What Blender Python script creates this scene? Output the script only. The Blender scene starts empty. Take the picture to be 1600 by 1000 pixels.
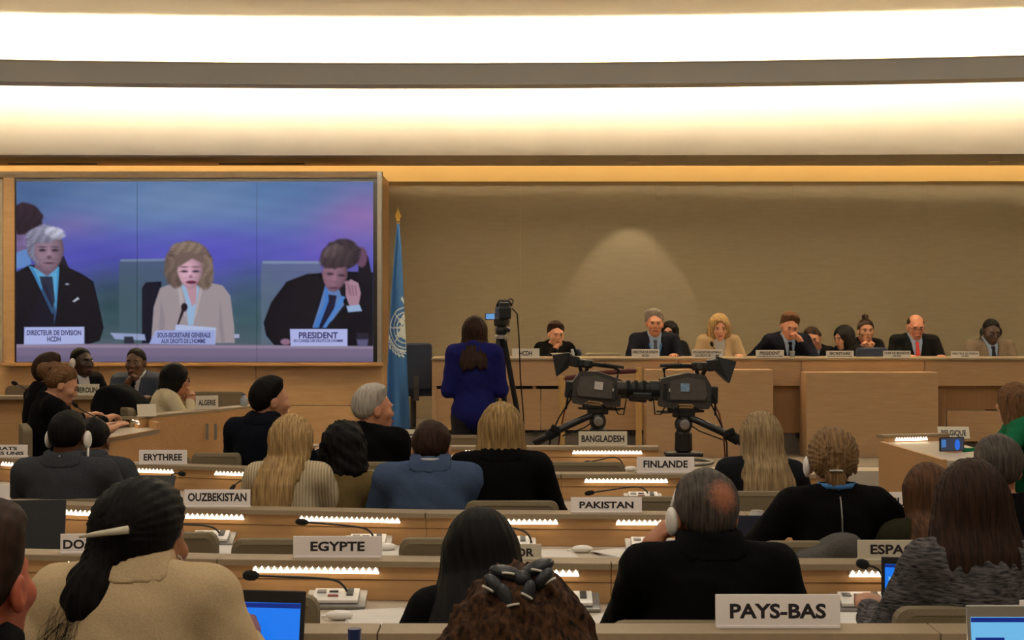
import bpy, bmesh, math, random
import numpy as np
from mathutils import Vector, Matrix, Euler
random.seed(7); RNG = np.random.RandomState(7)
PI = math.pi
SC = bpy.context.scene
COL = SC.collection
# ------------------------------------------------------------------ camera
F, HC, YH = 2300.0, 1.70, 490.0            # focal length in px, eye height, horizon row (1600x1000 frame)
cam_d = bpy.data.cameras.new('camera'); cam = bpy.data.objects.new('camera', cam_d); COL.objects.link(cam)
cam_d.sensor_width = 36.0; cam_d.lens = 36.0 * F / 1600.0
cam_d.shift_y = (YH - 500.0) / 1600.0
cam.location = (0, 0, HC); cam.rotation_euler = (PI / 2, 0, 0)
cam_d.clip_start = 0.05; cam_d.clip_end = 100
SC.camera = cam
# ------------------------------------------------------------------ world, exposure
W = bpy.data.worlds.new('world'); SC.world = W; W.use_nodes = True
W.node_tree.nodes['Background'].inputs[0].default_value = (1.0, 0.86, 0.68, 1)
W.node_tree.nodes['Background'].inputs[1].default_value = 0.10
SC.view_settings.view_transform = 'Standard'; SC.view_settings.look = 'None'
SC.view_settings.exposure = 0.28; SC.view_settings.gamma = 1.0; SC.view_settings.use_curve_mapping = False

def area_light(name, loc, rot, sx, sy, power, color):
    d = bpy.data.lights.new(name, 'AREA'); d.shape = 'RECTANGLE'; d.size = sx; d.size_y = sy
    d.energy = power; d.color = color
    o = bpy.data.objects.new(name, d); COL.objects.link(o); o.location = loc; o.rotation_euler = rot
    return o
WARM = (1.0, 0.89, 0.74)
# down-facing fill lights added out of view overhead to brighten the audience
AUD_P = 41.0
for lx in (-4.5, 0.0, 4.5):
    for ly in (-2.4, 1.4, 5.2, 9.0):
        area_light('audience_fill_light', (lx, ly, 4.96), (0, 0, 0), 1.2, 1.2, AUD_P, WARM)

def P(px, py, Y):
    return Vector(((px - 800.0) / F * Y, Y, HC + (YH - py) / F * Y))
def PX(px, Y): return (px - 800.0) / F * Y
def PZ(py, Y): return HC + (YH - py) / F * Y

# ------------------------------------------------------------------ materials
def s2l(c):
    return tuple((v / 12.92 if v <= 0.04045 else ((v + 0.055) / 1.055) ** 2.4) for v in c)
def rgb(r, g, b): return s2l((r / 255.0, g / 255.0, b / 255.0))
MATS = {}
def mat(name, c1, c2=None, scale=20.0, rough=0.6, stretch=(1, 1, 1), metal=0.0, bump=0.0, detail=3.0, spec=0.5,
        emit=None, estr=0.0, coords='Object', wave=None):
    """procedural noise material between two colours; colours are linear rgb"""
    if name in MATS: return MATS[name]
    m = bpy.data.materials.new(name); m.use_nodes = True
    nt = m.node_tree; b = nt.nodes['Principled BSDF']
    b.inputs['Roughness'].default_value = rough; b.inputs['Metallic'].default_value = metal
    b.inputs['Specular IOR Level'].default_value = spec
    tc = nt.nodes.new('ShaderNodeTexCoord'); mp = nt.nodes.new('ShaderNodeMapping')
    mp.inputs['Scale'].default_value = stretch
    nt.links.new(tc.outputs[coords], mp.inputs['Vector'])
    if wave:
        n = nt.nodes.new('ShaderNodeTexWave'); n.bands_direction = wave
        n.inputs['Scale'].default_value = scale; n.inputs['Distortion'].default_value = 1.2
        n.inputs['Detail'].default_value = 2.0
    else:
        n = nt.nodes.new('ShaderNodeTexNoise'); n.inputs['Scale'].default_value = scale
        n.inputs['Detail'].default_value = detail
    nt.links.new(mp.outputs[0], n.inputs['Vector'])
    r = nt.nodes.new('ShaderNodeValToRGB')
    r.color_ramp.elements[0].position = 0.3; r.color_ramp.elements[1].position = 0.7
    c2 = c2 or tuple(v * 0.86 for v in c1)
    r.color_ramp.elements[0].color = (*c2, 1); r.color_ramp.elements[1].color = (*c1, 1)
    fac = n.outputs['Fac']
    nt.links.new(fac, r.inputs['Fac']); nt.links.new(r.outputs['Color'], b.inputs['Base Color'])
    if bump:
        bp = nt.nodes.new('ShaderNodeBump'); bp.inputs['Strength'].default_value = bump; bp.inputs['Distance'].default_value = 0.004
        nt.links.new(fac, bp.inputs['Height']); nt.links.new(bp.outputs[0], b.inputs['Normal'])
    if emit:
        b.inputs['Emission Color'].default_value = (*emit, 1); b.inputs['Emission Strength'].default_value = estr
    MATS[name] = m
    return m
def mat_attr(name, attr, emission=False, rough=0.7):
    if name in MATS: return MATS[name]
    m = bpy.data.materials.new(name); m.use_nodes = True; nt = m.node_tree; b = nt.nodes['Principled BSDF']
    a = nt.nodes.new('ShaderNodeVertexColor'); a.layer_name = attr
    b.inputs['Roughness'].default_value = rough
    if emission:
        b.inputs['Base Color'].default_value = (0.004, 0.004, 0.005, 1); b.inputs['Roughness'].default_value = 0.35
        b.inputs['Specular IOR Level'].default_value = 0.02
        nt.links.new(a.outputs['Color'], b.inputs['Emission Color']); b.inputs['Emission Strength'].default_value = 0.80
    else:
        nt.links.new(a.outputs['Color'], b.inputs['Base Color'])
    MATS[name] = m
    return m

WOOD = mat('beech_wood', (0.53, 0.305, 0.130), (0.46, 0.258, 0.105), scale=6, rough=0.42, stretch=(1.2, 6, 14), detail=5)
WOOD_P = mat('beech_wood_podium', (0.56, 0.365, 0.195), (0.50, 0.318, 0.164), scale=5, rough=0.45, stretch=(1.2, 5, 10), detail=5)
WOOD_V = mat('beech_wood_wall', (0.54, 0.34, 0.170), (0.475, 0.292, 0.140), scale=4, rough=0.5, stretch=(1, 4, 9), detail=5)
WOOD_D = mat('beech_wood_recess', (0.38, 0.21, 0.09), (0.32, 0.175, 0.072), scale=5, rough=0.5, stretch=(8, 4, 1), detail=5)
PINE = mat('pine_post', (0.62, 0.38, 0.12), (0.5, 0.29, 0.085), scale=6, rough=0.5, stretch=(8, 8, 1))
LEDGE = mat('ledge_laminate', (0.31, 0.235, 0.145), (0.28, 0.21, 0.13), scale=60, rough=0.5)
TOP = mat('worktop_laminate', (0.50, 0.43, 0.34), (0.46, 0.39, 0.31), scale=50, rough=0.45)
BEIGE = mat('beige_upholstery', (0.200, 0.158, 0.094), (0.175, 0.137, 0.08), scale=160, rough=0.95, bump=0.2)
CARPET = mat('grey_carpet', (0.22, 0.19, 0.15), (0.17, 0.145, 0.115), scale=90, rough=1.0, bump=0.3)
CREAMF = mat('cream_floor', (0.55, 0.5, 0.42), (0.5, 0.45, 0.38), scale=8, rough=0.5)
WALLM = mat('wall_fabric', (0.285, 0.235, 0.15), (0.262, 0.214, 0.136), scale=5, rough=0.9, stretch=(1, 1, 5), bump=0.03)
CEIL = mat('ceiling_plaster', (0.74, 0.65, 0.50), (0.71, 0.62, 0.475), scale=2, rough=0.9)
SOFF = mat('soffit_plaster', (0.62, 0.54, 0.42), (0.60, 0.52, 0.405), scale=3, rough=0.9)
TROUGH = mat('trough_grey', (0.74, 0.755, 0.75), (0.72, 0.735, 0.73), scale=3, rough=0.8)
PLATE = mat('plate_card', (0.88, 0.81, 0.78), (0.85, 0.785, 0.755), scale=6, rough=0.55)
INK = mat('black_ink', (0.012, 0.008, 0.014), rough=0.6)
WHITEP = mat('white_plastic', (0.80, 0.76, 0.70), (0.76, 0.72, 0.66), scale=8, rough=0.35)
PAPER = mat('white_paper', (0.66, 0.62, 0.56), (0.60, 0.57, 0.52), scale=12, rough=0.8)
BLACKP = mat('black_plastic', (0.012, 0.012, 0.013), (0.008, 0.008, 0.009), scale=30, rough=0.4)
RUBBER = mat('black_foam', (0.007, 0.007, 0.007), (0.004, 0.004, 0.004), scale=120, rough=1.0, bump=0.5)
CHARC = mat('charcoal_metal', (0.050, 0.047, 0.043), (0.040, 0.038, 0.035), scale=40, rough=0.5, metal=0.2)
GREYM = mat('grey_metal', (0.30, 0.29, 0.27), (0.25, 0.24, 0.23), scale=20, rough=0.35, metal=0.5)
SILVER = mat('silver_metal', (0.5, 0.48, 0.44), (0.45, 0.43, 0.4), scale=20, rough=0.3, metal=0.7)
NAVYC = mat('navy_upholstery', (0.018, 0.026, 0.055), (0.013, 0.02, 0.042), scale=90, rough=0.9)
GOLD = mat('gold_brass', (0.62, 0.38, 0.07), (0.5, 0.3, 0.05), scale=8, rough=0.3, metal=0.6)
GLASSB = mat('clear_bottle', (0.32, 0.36, 0.40), (0.25, 0.29, 0.34), scale=9, rough=0.12, spec=0.8)
BLUECAP = mat('blue_cap', (0.015, 0.03, 0.12), rough=0.4)
LEDM = mat('led_light', (1, 0.9, 0.78), rough=0.4, emit=(1.0, 0.80, 0.56), estr=5.0)
COVEM = mat('cove_lamp', (1, 0.9, 0.8), rough=0.4, emit=(1.0, 0.88, 0.70), estr=950.0)
SCRBLUE = mat('laptop_screen_blue', (0.0, 0.03, 0.2), rough=0.3, emit=rgb(28, 118, 232), estr=0.8)
SCRNAVY = mat('laptop_screen_bar', (0.0, 0.01, 0.05), rough=0.3, emit=rgb(14, 38, 120), estr=0.8)
SCRPALE = mat('laptop_screen_pale', (0.05, 0.1, 0.2), rough=0.3, emit=rgb(104, 178, 224), estr=0.8)

# ------------------------------------------------------------------ mesh helpers
def link(name, me, m=None, parent=None, smooth=False):
    o = bpy.data.objects.new(name, me); COL.objects.link(o)
    if m is not None:
        for q in (m if isinstance(m, (list, tuple)) else [m]): me.materials.append(q)
    if parent is not None: o.parent = parent
    if smooth:
        me.polygons.foreach_set('use_smooth', [True] * len(me.polygons))
    return o
class MB:
    """collects shapes into one mesh"""
    def __init__(s): s.v = []; s.f = []; s.n = 0
    def raw(s, v, f):
        v = np.asarray(v, float).reshape(-1, 3)
        s.v.append(v); s.f += [tuple(i + s.n for i in q) for q in f]; s.n += len(v); return s
    def box(s, c, d, M=None, bev=0.0):
        bm = bmesh.new(); bmesh.ops.create_cube(bm, size=1.0)
        for v in bm.verts: v.co = Vector((v.co.x * d[0], v.co.y * d[1], v.co.z * d[2]))
        if bev > 0: bmesh.ops.bevel(bm, geom=bm.edges[:], offset=bev, segments=2, affect='EDGES', profile=0.6)
        return s._bm(bm, c, M)
    def _bm(s, bm, c=(0, 0, 0), M=None):
        bm.verts.index_update()
        vs = []
        for v in bm.verts:
            co = Vector(v.co)
            if M is not None: co = M @ co
            vs.append((co.x + c[0], co.y + c[1], co.z + c[2]))
        fs = [[q.index for q in fa.verts] for fa in bm.faces]
        bm.free(); return s.raw(vs, fs)
    def ell(s, c, r, M=None, u=14, w=9):
        bm = bmesh.new(); bmesh.ops.create_uvsphere(bm, u_segments=u, v_segments=w, radius=1.0)
        for v in bm.verts: v.co = Vector((v.co.x * r[0], v.co.y * r[1], v.co.z * r[2]))
        return s._bm(bm, c, M)
    def tube(s, pts, r, n=8, cap=True):
        pts = [Vector(p) for p in pts]; k = len(pts)
        rs = r if isinstance(r, (list, tuple)) else [r] * k
        vs = []; fs = []
        up = Vector((0, 0, 1))
        for i, p in enumerate(pts):
            t = (pts[min(i + 1, k - 1)] - pts[max(i - 1, 0)]).normalized()
            a = t.cross(up)
            if a.length < 1e-3: a = t.cross(Vector((0, 1, 0)))
            a.normalize(); b = t.cross(a).normalized()
            for j in range(n):
                q = 2 * PI * j / n
                w = p + (a * math.cos(q) + b * math.sin(q)) * rs[i]
                vs.append(w[:])
        for i in range(k - 1):
            for j in range(n):
                fs.append((i * n + j, i * n + (j + 1) % n, (i + 1) * n + (j + 1) % n, (i + 1) * n + j))
        if cap:
            fs.append(tuple(range(n - 1, -1, -1))); fs.append(tuple((k - 1) * n + j for j in range(n)))
        return s.raw(vs, fs)
    def lathe(s, prof, c=(0, 0, 0), n=16, M=None):
        vs = []; fs = []; k = len(prof)
        for (r, z) in prof:
            for j in range(n):
                q = 2 * PI * j / n; co = Vector((r * math.cos(q), r * math.sin(q), z))
                if M is not None: co = M @ co
                vs.append((co.x + c[0], co.y + c[1], co.z + c[2]))
        for i in range(k - 1):
            for j in range(n):
                fs.append((i * n + j, i * n + (j + 1) % n, (i + 1) * n + (j + 1) % n, (i + 1) * n + j))
        fs.append(tuple(range(n - 1, -1, -1))); fs.append(tuple((k - 1) * n + j for j in range(n)))
        return s.raw(vs, fs)
    def prism(s, poly, axis, a, b):
        """extrude a 2d polygon along axis ('x': poly is (y,z); 'y': (x,z); 'z': (x,y)) from a to b"""
        n = len(poly); vs = []
        for t in (a, b):
            for (p, q) in poly:
                vs.append({'x': (t, p, q), 'y': (p, t, q), 'z': (p, q, t)}[axis])
        fs = [tuple(range(n))[::-1], tuple(range(n, 2 * n))] + [(i, (i + 1) % n, n + (i + 1) % n, n + i) for i in range(n)]
        return s.raw(vs, fs)
    def build(s, name, m, parent=None, smooth=False, fixn=True):
        me = bpy.data.meshes.new(name)
        me.from_pydata(np.concatenate(s.v).tolist() if s.v else [], [], s.f)
        if fixn:
            bm = bmesh.new(); bm.from_mesh(me); bmesh.ops.recalc_face_normals(bm, faces=bm.faces[:]); bm.to_mesh(me); bm.free()
        me.update()
        return link(name, me, m, parent, smooth)
def thing(name, label, cat, loc=(0, 0, 0), rz=0.0, group=None):
    o = bpy.data.objects.new(name, None); COL.objects.link(o); o.empty_display_size = 0.1
    o.location = loc; o.rotation_euler = (0, 0, rz); o['label'] = label; o['category'] = cat
    if group: o['group'] = group
    return o
def tag(o, label, cat, group=None):
    o['label'] = label; o['category'] = cat
    if group: o['group'] = group
    return o
def struct(o, label=None):
    o['kind'] = 'structure'
    if label: o['label'] = label
    return o
def RZ(a): return Matrix.Rotation(a, 3, 'Z')
def RX(a): return Matrix.Rotation(a, 3, 'X')
def RY(a): return Matrix.Rotation(a, 3, 'Y')
TXT = {}
def text_mesh(s, bold=0.032):
    key = (s, bold)
    if key not in TXT:
        c = bpy.data.curves.new('lettering', 'FONT'); c.body = s; c.size = 1.0; c.offset = bold; c.resolution_u = 3
        o = bpy.data.objects.new('lettering', c); COL.objects.link(o)
        bpy.context.view_layer.update()
        me = bpy.data.meshes.new_from_object(o.evaluated_get(bpy.context.evaluated_depsgraph_get()))
        v = np.empty(len(me.vertices) * 3); me.vertices.foreach_get('co', v); v = v.reshape(-1, 3)
        f = [tuple(p.vertices) for p in me.polygons]
        bpy.data.objects.remove(o); bpy.data.meshes.remove(me)
        TXT[key] = (v, f)
    return TXT[key]
def lettering(name, s, w, h, loc, m, parent, wide_fit=True):
    """flat lettering in the XZ plane facing -Y, cap height h, fitted to width w, centred at loc"""
    v, f = text_mesh(s)
    v = v.copy(); mn = v.min(0); mx = v.max(0)
    capref, _ = text_mesh('H'); ch = capref[:, 1].max() - capref[:, 1].min()
    x = (v[:, 0] - (mn[0] + mx[0]) / 2) * (w / (mx[0] - mn[0])); z = (v[:, 1] - ch / 2) * (h / ch)
    vv = np.stack([x + loc[0], np.full_like(x, loc[1]), z + loc[2]], 1)
    b = MB(); b.raw(vv, f)
    return b.build(name, m, parent, fixn=False)
# ------------------------------------------------------------------ implicit surfaces -> meshes (for bodies, clothes and hair)
def surf_nets(vals, xs, ys, zs):
    s = vals < 0
    nx, ny, nz = vals.shape
    c = s[:-1, :-1, :-1]
    anyv = np.zeros(c.shape, bool); allv = np.ones(c.shape, bool)
    for dx in (0, 1):
        for dy in (0, 1):
            for dz in (0, 1):
                q = s[dx:nx - 1 + dx, dy:ny - 1 + dy, dz:nz - 1 + dz]
                anyv |= q; allv &= q
    act = anyv & ~allv
    I, J, K = np.nonzero(act)
    if len(I) == 0: return np.zeros((0, 3)), np.zeros((0, 4), int)
    idx = -np.ones(act.shape, int); idx[I, J, K] = np.arange(len(I))
    acc = np.zeros((len(I), 3)); cnt = np.zeros(len(I))
    for ax in range(3):
        o1, o2 = [a for a in range(3) if a != ax]
        for a in (0, 1):
            for b in (0, 1):
                off = [0, 0, 0]; off[o1] = a; off[o2] = b
                off2 = list(off); off2[ax] = 1
                v0 = vals[I + off[0], J + off[1], K + off[2]]; v1 = vals[I + off2[0], J + off2[1], K + off2[2]]
                m = (v0 < 0) != (v1 < 0)
                t = np.where(m, v0 / np.where(np.abs(v0 - v1) < 1e-12, 1, v0 - v1), 0)
                p0 = np.stack([xs[I + off[0]], ys[J + off[1]], zs[K + off[2]]], 1)
                p1 = np.stack([xs[I + off2[0]], ys[J + off2[1]], zs[K + off2[2]]], 1)
                acc += np.where(m[:, None], p0 + (p1 - p0) * t[:, None], 0); cnt += m
    V = acc / cnt[:, None]
    Q = []
    for ax in range(3):
        o1, o2 = [(1, 2), (2, 0), (0, 1)][ax]
        sl0 = [slice(None)] * 3; sl1 = [slice(None)] * 3
        sl0[ax] = slice(0, -1); sl1[ax] = slice(1, None)
        a0 = s[tuple(sl0)]; a1 = s[tuple(sl1)]
        ed = a0 != a1
        lim = [slice(None)] * 3
        lim[o1] = slice(1, -1); lim[o2] = slice(1, -1)
        e = np.argwhere(ed[tuple(lim)])
        if len(e) == 0: continue
        e[:, o1] += 1; e[:, o2] += 1
        inside0 = a0[e[:, 0], e[:, 1], e[:, 2]]
        def cell(d1, d2):
            q = e.copy(); q[:, o1] += d1; q[:, o2] += d2
            return idx[q[:, 0], q[:, 1], q[:, 2]]
        q = np.stack([cell(-1, -1), cell(0, -1), cell(0, 0), cell(-1, 0)], 1)
        q[~inside0] = q[~inside0][:, ::-1]
        Q.append(q)
    return V, np.concatenate(Q)
def sd_caps(p, a, b, ra, rb):
    a = np.asarray(a, float); b = np.asarray(b, float)
    pa = p - a; ba = b - a
    h = np.clip((pa @ ba) / max(ba @ ba, 1e-9), 0, 1)
    return np.sqrt(((pa - h[..., None] * ba) ** 2).sum(-1)) - (ra + (rb - ra) * h)
def sd_ell(p, c, r):
    c = np.asarray(c, float); r = np.asarray(r, float)
    q = (p - c) / r
    k0 = np.sqrt((q ** 2).sum(-1)) + 1e-9; k1 = np.sqrt(((q / r) ** 2).sum(-1)) + 1e-9
    return k0 * (k0 - 1) / k1
def smin(a, b, k):
    h = np.clip(0.5 + 0.5 * (b - a) / k, 0, 1)
    return b + (a - b) * h - k * h * (1 - h)
def smax(a, b, k): return -smin(-a, -b, k)
def grid(lo, hi, cell):
    ax = [np.arange(lo[i] - cell, hi[i] + cell * 1.5, cell) for i in range(3)]
    return ax, np.stack(np.meshgrid(*ax, indexing='ij'), -1)
def mesh_of(fn, lo, hi, cell):
    ax, G = grid(lo, hi, cell)
    return surf_nets(fn(G), *ax)
def wob(p, fr, ph=0.0):
    x, y, z = p[..., 0], p[..., 1], p[..., 2]
    return (np.sin(fr * (x * 1.1 + .6 * z) + ph) * np.sin(fr * (.9 * y - .5 * x) + 1.7 * ph + 1) * np.sin(fr * (z * 1.05 + .4 * y) + 2.3 + ph))

# ---- canonical head (origin between the ears, facing +Y)
def head_fn(fem):
    fw = 0.058 if fem else 0.063
    def fn(p):
        d = sd_ell(p, (0, -.014, .028), (.074, .094, .088))
        d = smin(d, sd_ell(p, (0, .028, -.028), (fw, .064, .088)), .03)
        d = smin(d, sd_ell(p, (0, .060, -.090), (.030 if fem else .036, .027, .027)), .035)
        q = p.copy(); q[..., 0] = np.abs(q[..., 0])
        d = smin(d, sd_caps(p, (-.032, .078, .024), (.032, .078, .024), .011, .011), .018)
        d = smin(d, sd_ell(q, (.042, .062, -.022), (.024, .024, .022)), .02)
        d = smax(d, -sd_ell(q, (.032, .103, .004), (.018, .018, .013)), .014)
        d = smin(d, sd_caps(p, (0, .086, .012), (0, .103, -.028), .007, .0105), .012)
        d = smin(d, sd_ell(q, (.011, .093, -.032), (.009, .010, .008)), .008)
        d = smin(d, sd_ell(p, (0, .088, -.060), (.024, .012, .006)), .006)
        d = smin(d, sd_ell(p, (0, .086, -.071), (.021, .012, .007)), .006)
        ear = sd_ell(q, (.079, -.010, -.008), (.010, .020, .032))
        ear = smax(ear, -sd_ell(q, (.090, -.004, -.004), (.008, .011, .018)), .006)
        d = smin(d, ear, .008)
        d = smin(d, sd_caps(p, (0, -.022, -.07), (0, -.045, -.19), .050 if fem else .056, .052 if fem else .060), .03)
        return d
    return fn
HEADS = {}
for fem in (0, 1):
    for lod, cell in ((0, .0055), (1, .0085)):
        HEADS[(fem, lod)] = mesh_of(head_fn(fem), (-.1, -.12, -.2), (.1, .14, .13), cell)
# ---- canonical hands (origin at wrist, fingers along +Y, palm facing -Z, thumb on +X)
def hand_fn(pose):
    curl = {'relaxed': (.5, .6, .4), 'fist': (1.35, 1.5, 1.0), 'flat': (.12, .15, .1), 'hold': (.9, .8, .6)}[pose]
    segs = []
    for i, (x, L) in enumerate(((.028, .072), (.009, .080), (-.010, .074), (-.028, .060))):
        a = 0.0; pos = np.array([x, .086 - .004 * abs(i - 1), 0.0]); spread = (1.2 - i) * .06
        for sgm, (fr, cu) in enumerate(zip((.45, .32, .25), curl)):
            a += cu; l = L * fr
            nx = pos + l * np.array([math.sin(spread) * math.cos(a), math.cos(a), -math.sin(a)])
            segs.append((pos, nx, .0098 - .0011 * sgm, .0092 - .0012 * sgm)); pos = nx
    tc = curl[0]
    t0 = np.array([.026, .025, -.004]); t1 = t0 + .042 * np.array([math.cos(.7), math.sin(.7), -.35 - .25 * tc]) / 1.05
    t2 = t1 + .034 * np.array([math.cos(1.2 + .3 * tc), math.sin(1.2 + .3 * tc), -.3 * tc])
    def fn(p):
        d = sd_ell(p, (0, .050, 0), (.041, .052, .017))
        d = smin(d, sd_caps(p, (0, -.05, 0), (0, .02, 0), .026, .026), .03)
        d = smin(d, np.minimum(sd_caps(p, t0, t1, .015, .012), sd_caps(p, t1, t2, .0115, .009)), .012)
        for a, b, ra, rb in segs: d = smin(d, sd_caps(p, a, b, ra, rb), .005)
        return d
    return fn
HANDS = {k: mesh_of(hand_fn(k), (-.06, -.08, -.1), (.09, .19, .04), .0062) for k in ('relaxed', 'fist', 'flat', 'hold')}

# ---- hair in head coordinates
def interp_cols(z, tab, j):
    zz = [t[0] for t in tab][::-1]; vv = [t[j] for t in tab][::-1]
    return np.interp(z, zz, vv)
def hair_mesh(kind, o, cell):
    t = o.get('t', .014); groove = o.get('groove', .002); ph = o.get('ph', 0.0)
    def shell(p, tt=t):
        return sd_ell(p, (0, -.016, .030), (.075 + tt, .096 + tt, .089 + tt))
    def front(p, y0=.028, sl=.66):
        return (p[..., 1] - (y0 + (p[..., 2] + .01) * sl)) / math.hypot(1, sl)
    lo = [-.13, -.16, -.12]; hi = [.13, .13, .16]
    if kind in ('short', 'balding', 'fringe'):
        def fn(p):
            x, y, z = p[..., 0], p[..., 1], p[..., 2]
            fr = front(p, o.get('fy', -.004), .80) + .006 * np.sin(x * 60 + 1 + ph) + .12 * x + .35 * np.clip(np.abs(x) - .032, 0, .03)
            side = np.clip((y + .045) / .03, 0, 1)
            burn = np.clip(1 - np.abs(y - .012) / .014, 0, 1)
            low = (o.get('nape', -.085) * (1 - side) + (-.006 - .030 * burn) * side) - z
            edge = np.maximum(fr, low)
            if kind != 'short': edge = np.maximum(edge, -sd_ell(p, o.get('bc', (0, .03, .13)), o.get('br', (.06, .11, .07))))
            te = t * np.clip(-edge / .040, .12, 1) ** .8 * (1 + .8 * np.clip((z - .055) / .06, 0, 1) * np.clip(.75 + 6 * x * (1 if ph >= 0 else -1) + 4 * y, .2, 1.6) * (t > .013))
            d = sd_ell(p, (0, -.015, .030), (.0765, .0965, .090)) - te
            d = d + (groove * wob(p, 95, ph) + .0035 * wob(p, 42, ph)) * np.clip(-edge / .03, .2, 1)
            d = smax(d, fr, .005)
            d = smax(d, low, .006)
            if kind != 'short':
                cz = o.get('bald', .085)
                d = smax(d, -(sd_ell(p, o.get('bc', (0, .03, .13)), o.get('br', (.06, .11, .07))) + o.get('bn', .0) * wob(p, 150, 1)), .006)
            return d
    elif kind in ('long', 'bob', 'big'):
        tab = o['tab']        # rows of (z, half width, half depth, centre y)
        zb = tab[-1][0]; lo[2] = zb - .05; wm = max(r[1] for r in tab) + .04
        lo[0] = -wm; hi[0] = wm; lo[1] = min(r[3] - r[2] for r in tab) - .04; hi[1] = max(.13, max(r[3] + r[2] for r in tab) + .03)
        gf = o.get('gf', 26)
        def fn(p):
            x, y, z = p[..., 0], p[..., 1], p[..., 2]
            d = shell(p)
            zz = np.clip(z, zb, tab[0][0])
            w = interp_cols(zz, tab, 1); dp = interp_cols(zz, tab, 2); yc = interp_cols(zz, tab, 3)
            r = np.sqrt((x / w) ** 2 + ((y - yc) / dp) ** 2)
            col = (r - 1) * np.minimum(w, dp)
            tip = zb + o.get('rag', .02) * np.sin(x * 70 + ph) * np.sin(x * 31 + 1 + ph)
            col = smax(col, tip - z, .02); col = smax(col, z - tab[0][0], .03)
            d = smin(d, col, .03)
            ang = np.arctan2(x, -(y + .0) + 1e-6)
            d = d + groove * np.sin(gf * ang + 5 * np.sin(z * 9 + ph) + ph) + o.get('curl', 0) * wob(p, o.get('cf', 60), ph) + .5 * o.get('curl', 0) * wob(p, 2.1 * o.get('cf', 60), ph + 2)
            face = sd_ell(p, o.get('fc', (0, .130, -.05)), o.get('fr', (.069, .100, .142)))
            return smax(d, -face, .01)
    elif kind == 'updo':
        balls = o['balls']
        for c, r in balls:
            for i in range(3):
                lo[i] = min(lo[i], c[i] - r[i] - .03); hi[i] = max(hi[i], c[i] + r[i] + .03)
        def fn(p):
            x, y, z = p[..., 0], p[..., 1], p[..., 2]
            d = shell(p)
            fr = front(p, o.get('fy', .010), .75) + .3 * np.clip(np.abs(x) - .035, 0, .03)
            side = np.clip((y + .05) / .04, 0, 1)
            low = (o.get('nape', -.075) * (1 - side) - .004 * side) - z
            d = shell(p, 0.001) - t * np.clip(-np.maximum(fr, low) / .04, .15, 1) ** .8
            d = smax(smax(d, fr, .006), low, .008)
            for c, r in balls: d = smin(d, sd_ell(p, c, r), o.get('bk', .02))
            ang = np.arctan2(x, z - .02)
            return d + groove * np.sin(30 * ang + 12 * y * 3 + ph) + .002 * wob(p, 60, ph) + o.get('curl', 0) * wob(p, 60, ph)
    return mesh_of(fn, lo, hi, cell)
def np_mesh(name, V, Q, m, parent=None, smooth=True):
    me = bpy.data.meshes.new(name)
    me.vertices.add(len(V)); me.vertices.foreach_set('co', np.asarray(V, np.float32).ravel())
    me.loops.add(len(Q) * 4); me.polygons.add(len(Q))
    me.loops.foreach_set('vertex_index', np.asarray(Q, np.int32).ravel())
    me.polygons.foreach_set('loop_start', np.arange(0, len(Q) * 4, 4, dtype=np.int32))
    me.update(calc_edges=True); me.validate()
    return link(name, me, m, parent, smooth)
def rot_np(M): return np.array([[M[i][j] for j in range(3)] for i in range(3)])

# ---- a person, origin on the floor under the hips, facing local +Y
def ik(sh, wr, l1, l2, pole):
    sh = np.array(sh); wr = np.array(wr); d = wr - sh; L = np.linalg.norm(d)
    mx = (l1 + l2) * .995
    if L > mx: wr = sh + d / L * mx; d = wr - sh; L = mx
    a = (l1 * l1 - l2 * l2 + L * L) / (2 * L); h = math.sqrt(max(l1 * l1 - a * a, 0))
    u = d / L; pl = np.array(pole, float); pl = pl - (pl @ u) * u; pl /= np.linalg.norm(pl) + 1e-9
    return sh + u * a + pl * h, wr
SKINS = {}
def skin(rgb_):
    k = 'skin_%02x%02x%02x' % tuple(rgb_)
    c = rgb(*rgb_)
    return mat(k, c, (c[0] * .88, c[1] * .82, c[2] * .8), scale=25, rough=0.5)
def hairmat(n, c1, c2):
    return mat('hair_' + n, rgb(*c1), rgb(*c2), scale=46, rough=0.65, stretch=(3.4, .55, .2), detail=5, spec=0.12, bump=0.5)
def cloth(n, c1, c2=None, scale=180, rough=0.95, bump=0.25, **k):
    return mat('cloth_' + n, rgb(*c1), rgb(*c2) if c2 else None, scale=scale, rough=rough, bump=bump, spec=.12, **k)
EYEW = mat('eye_white', (0.24, 0.21, 0.18), rough=0.3); EYED = mat('eye_dark', (0.012, 0.009, 0.007), rough=0.25)
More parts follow.
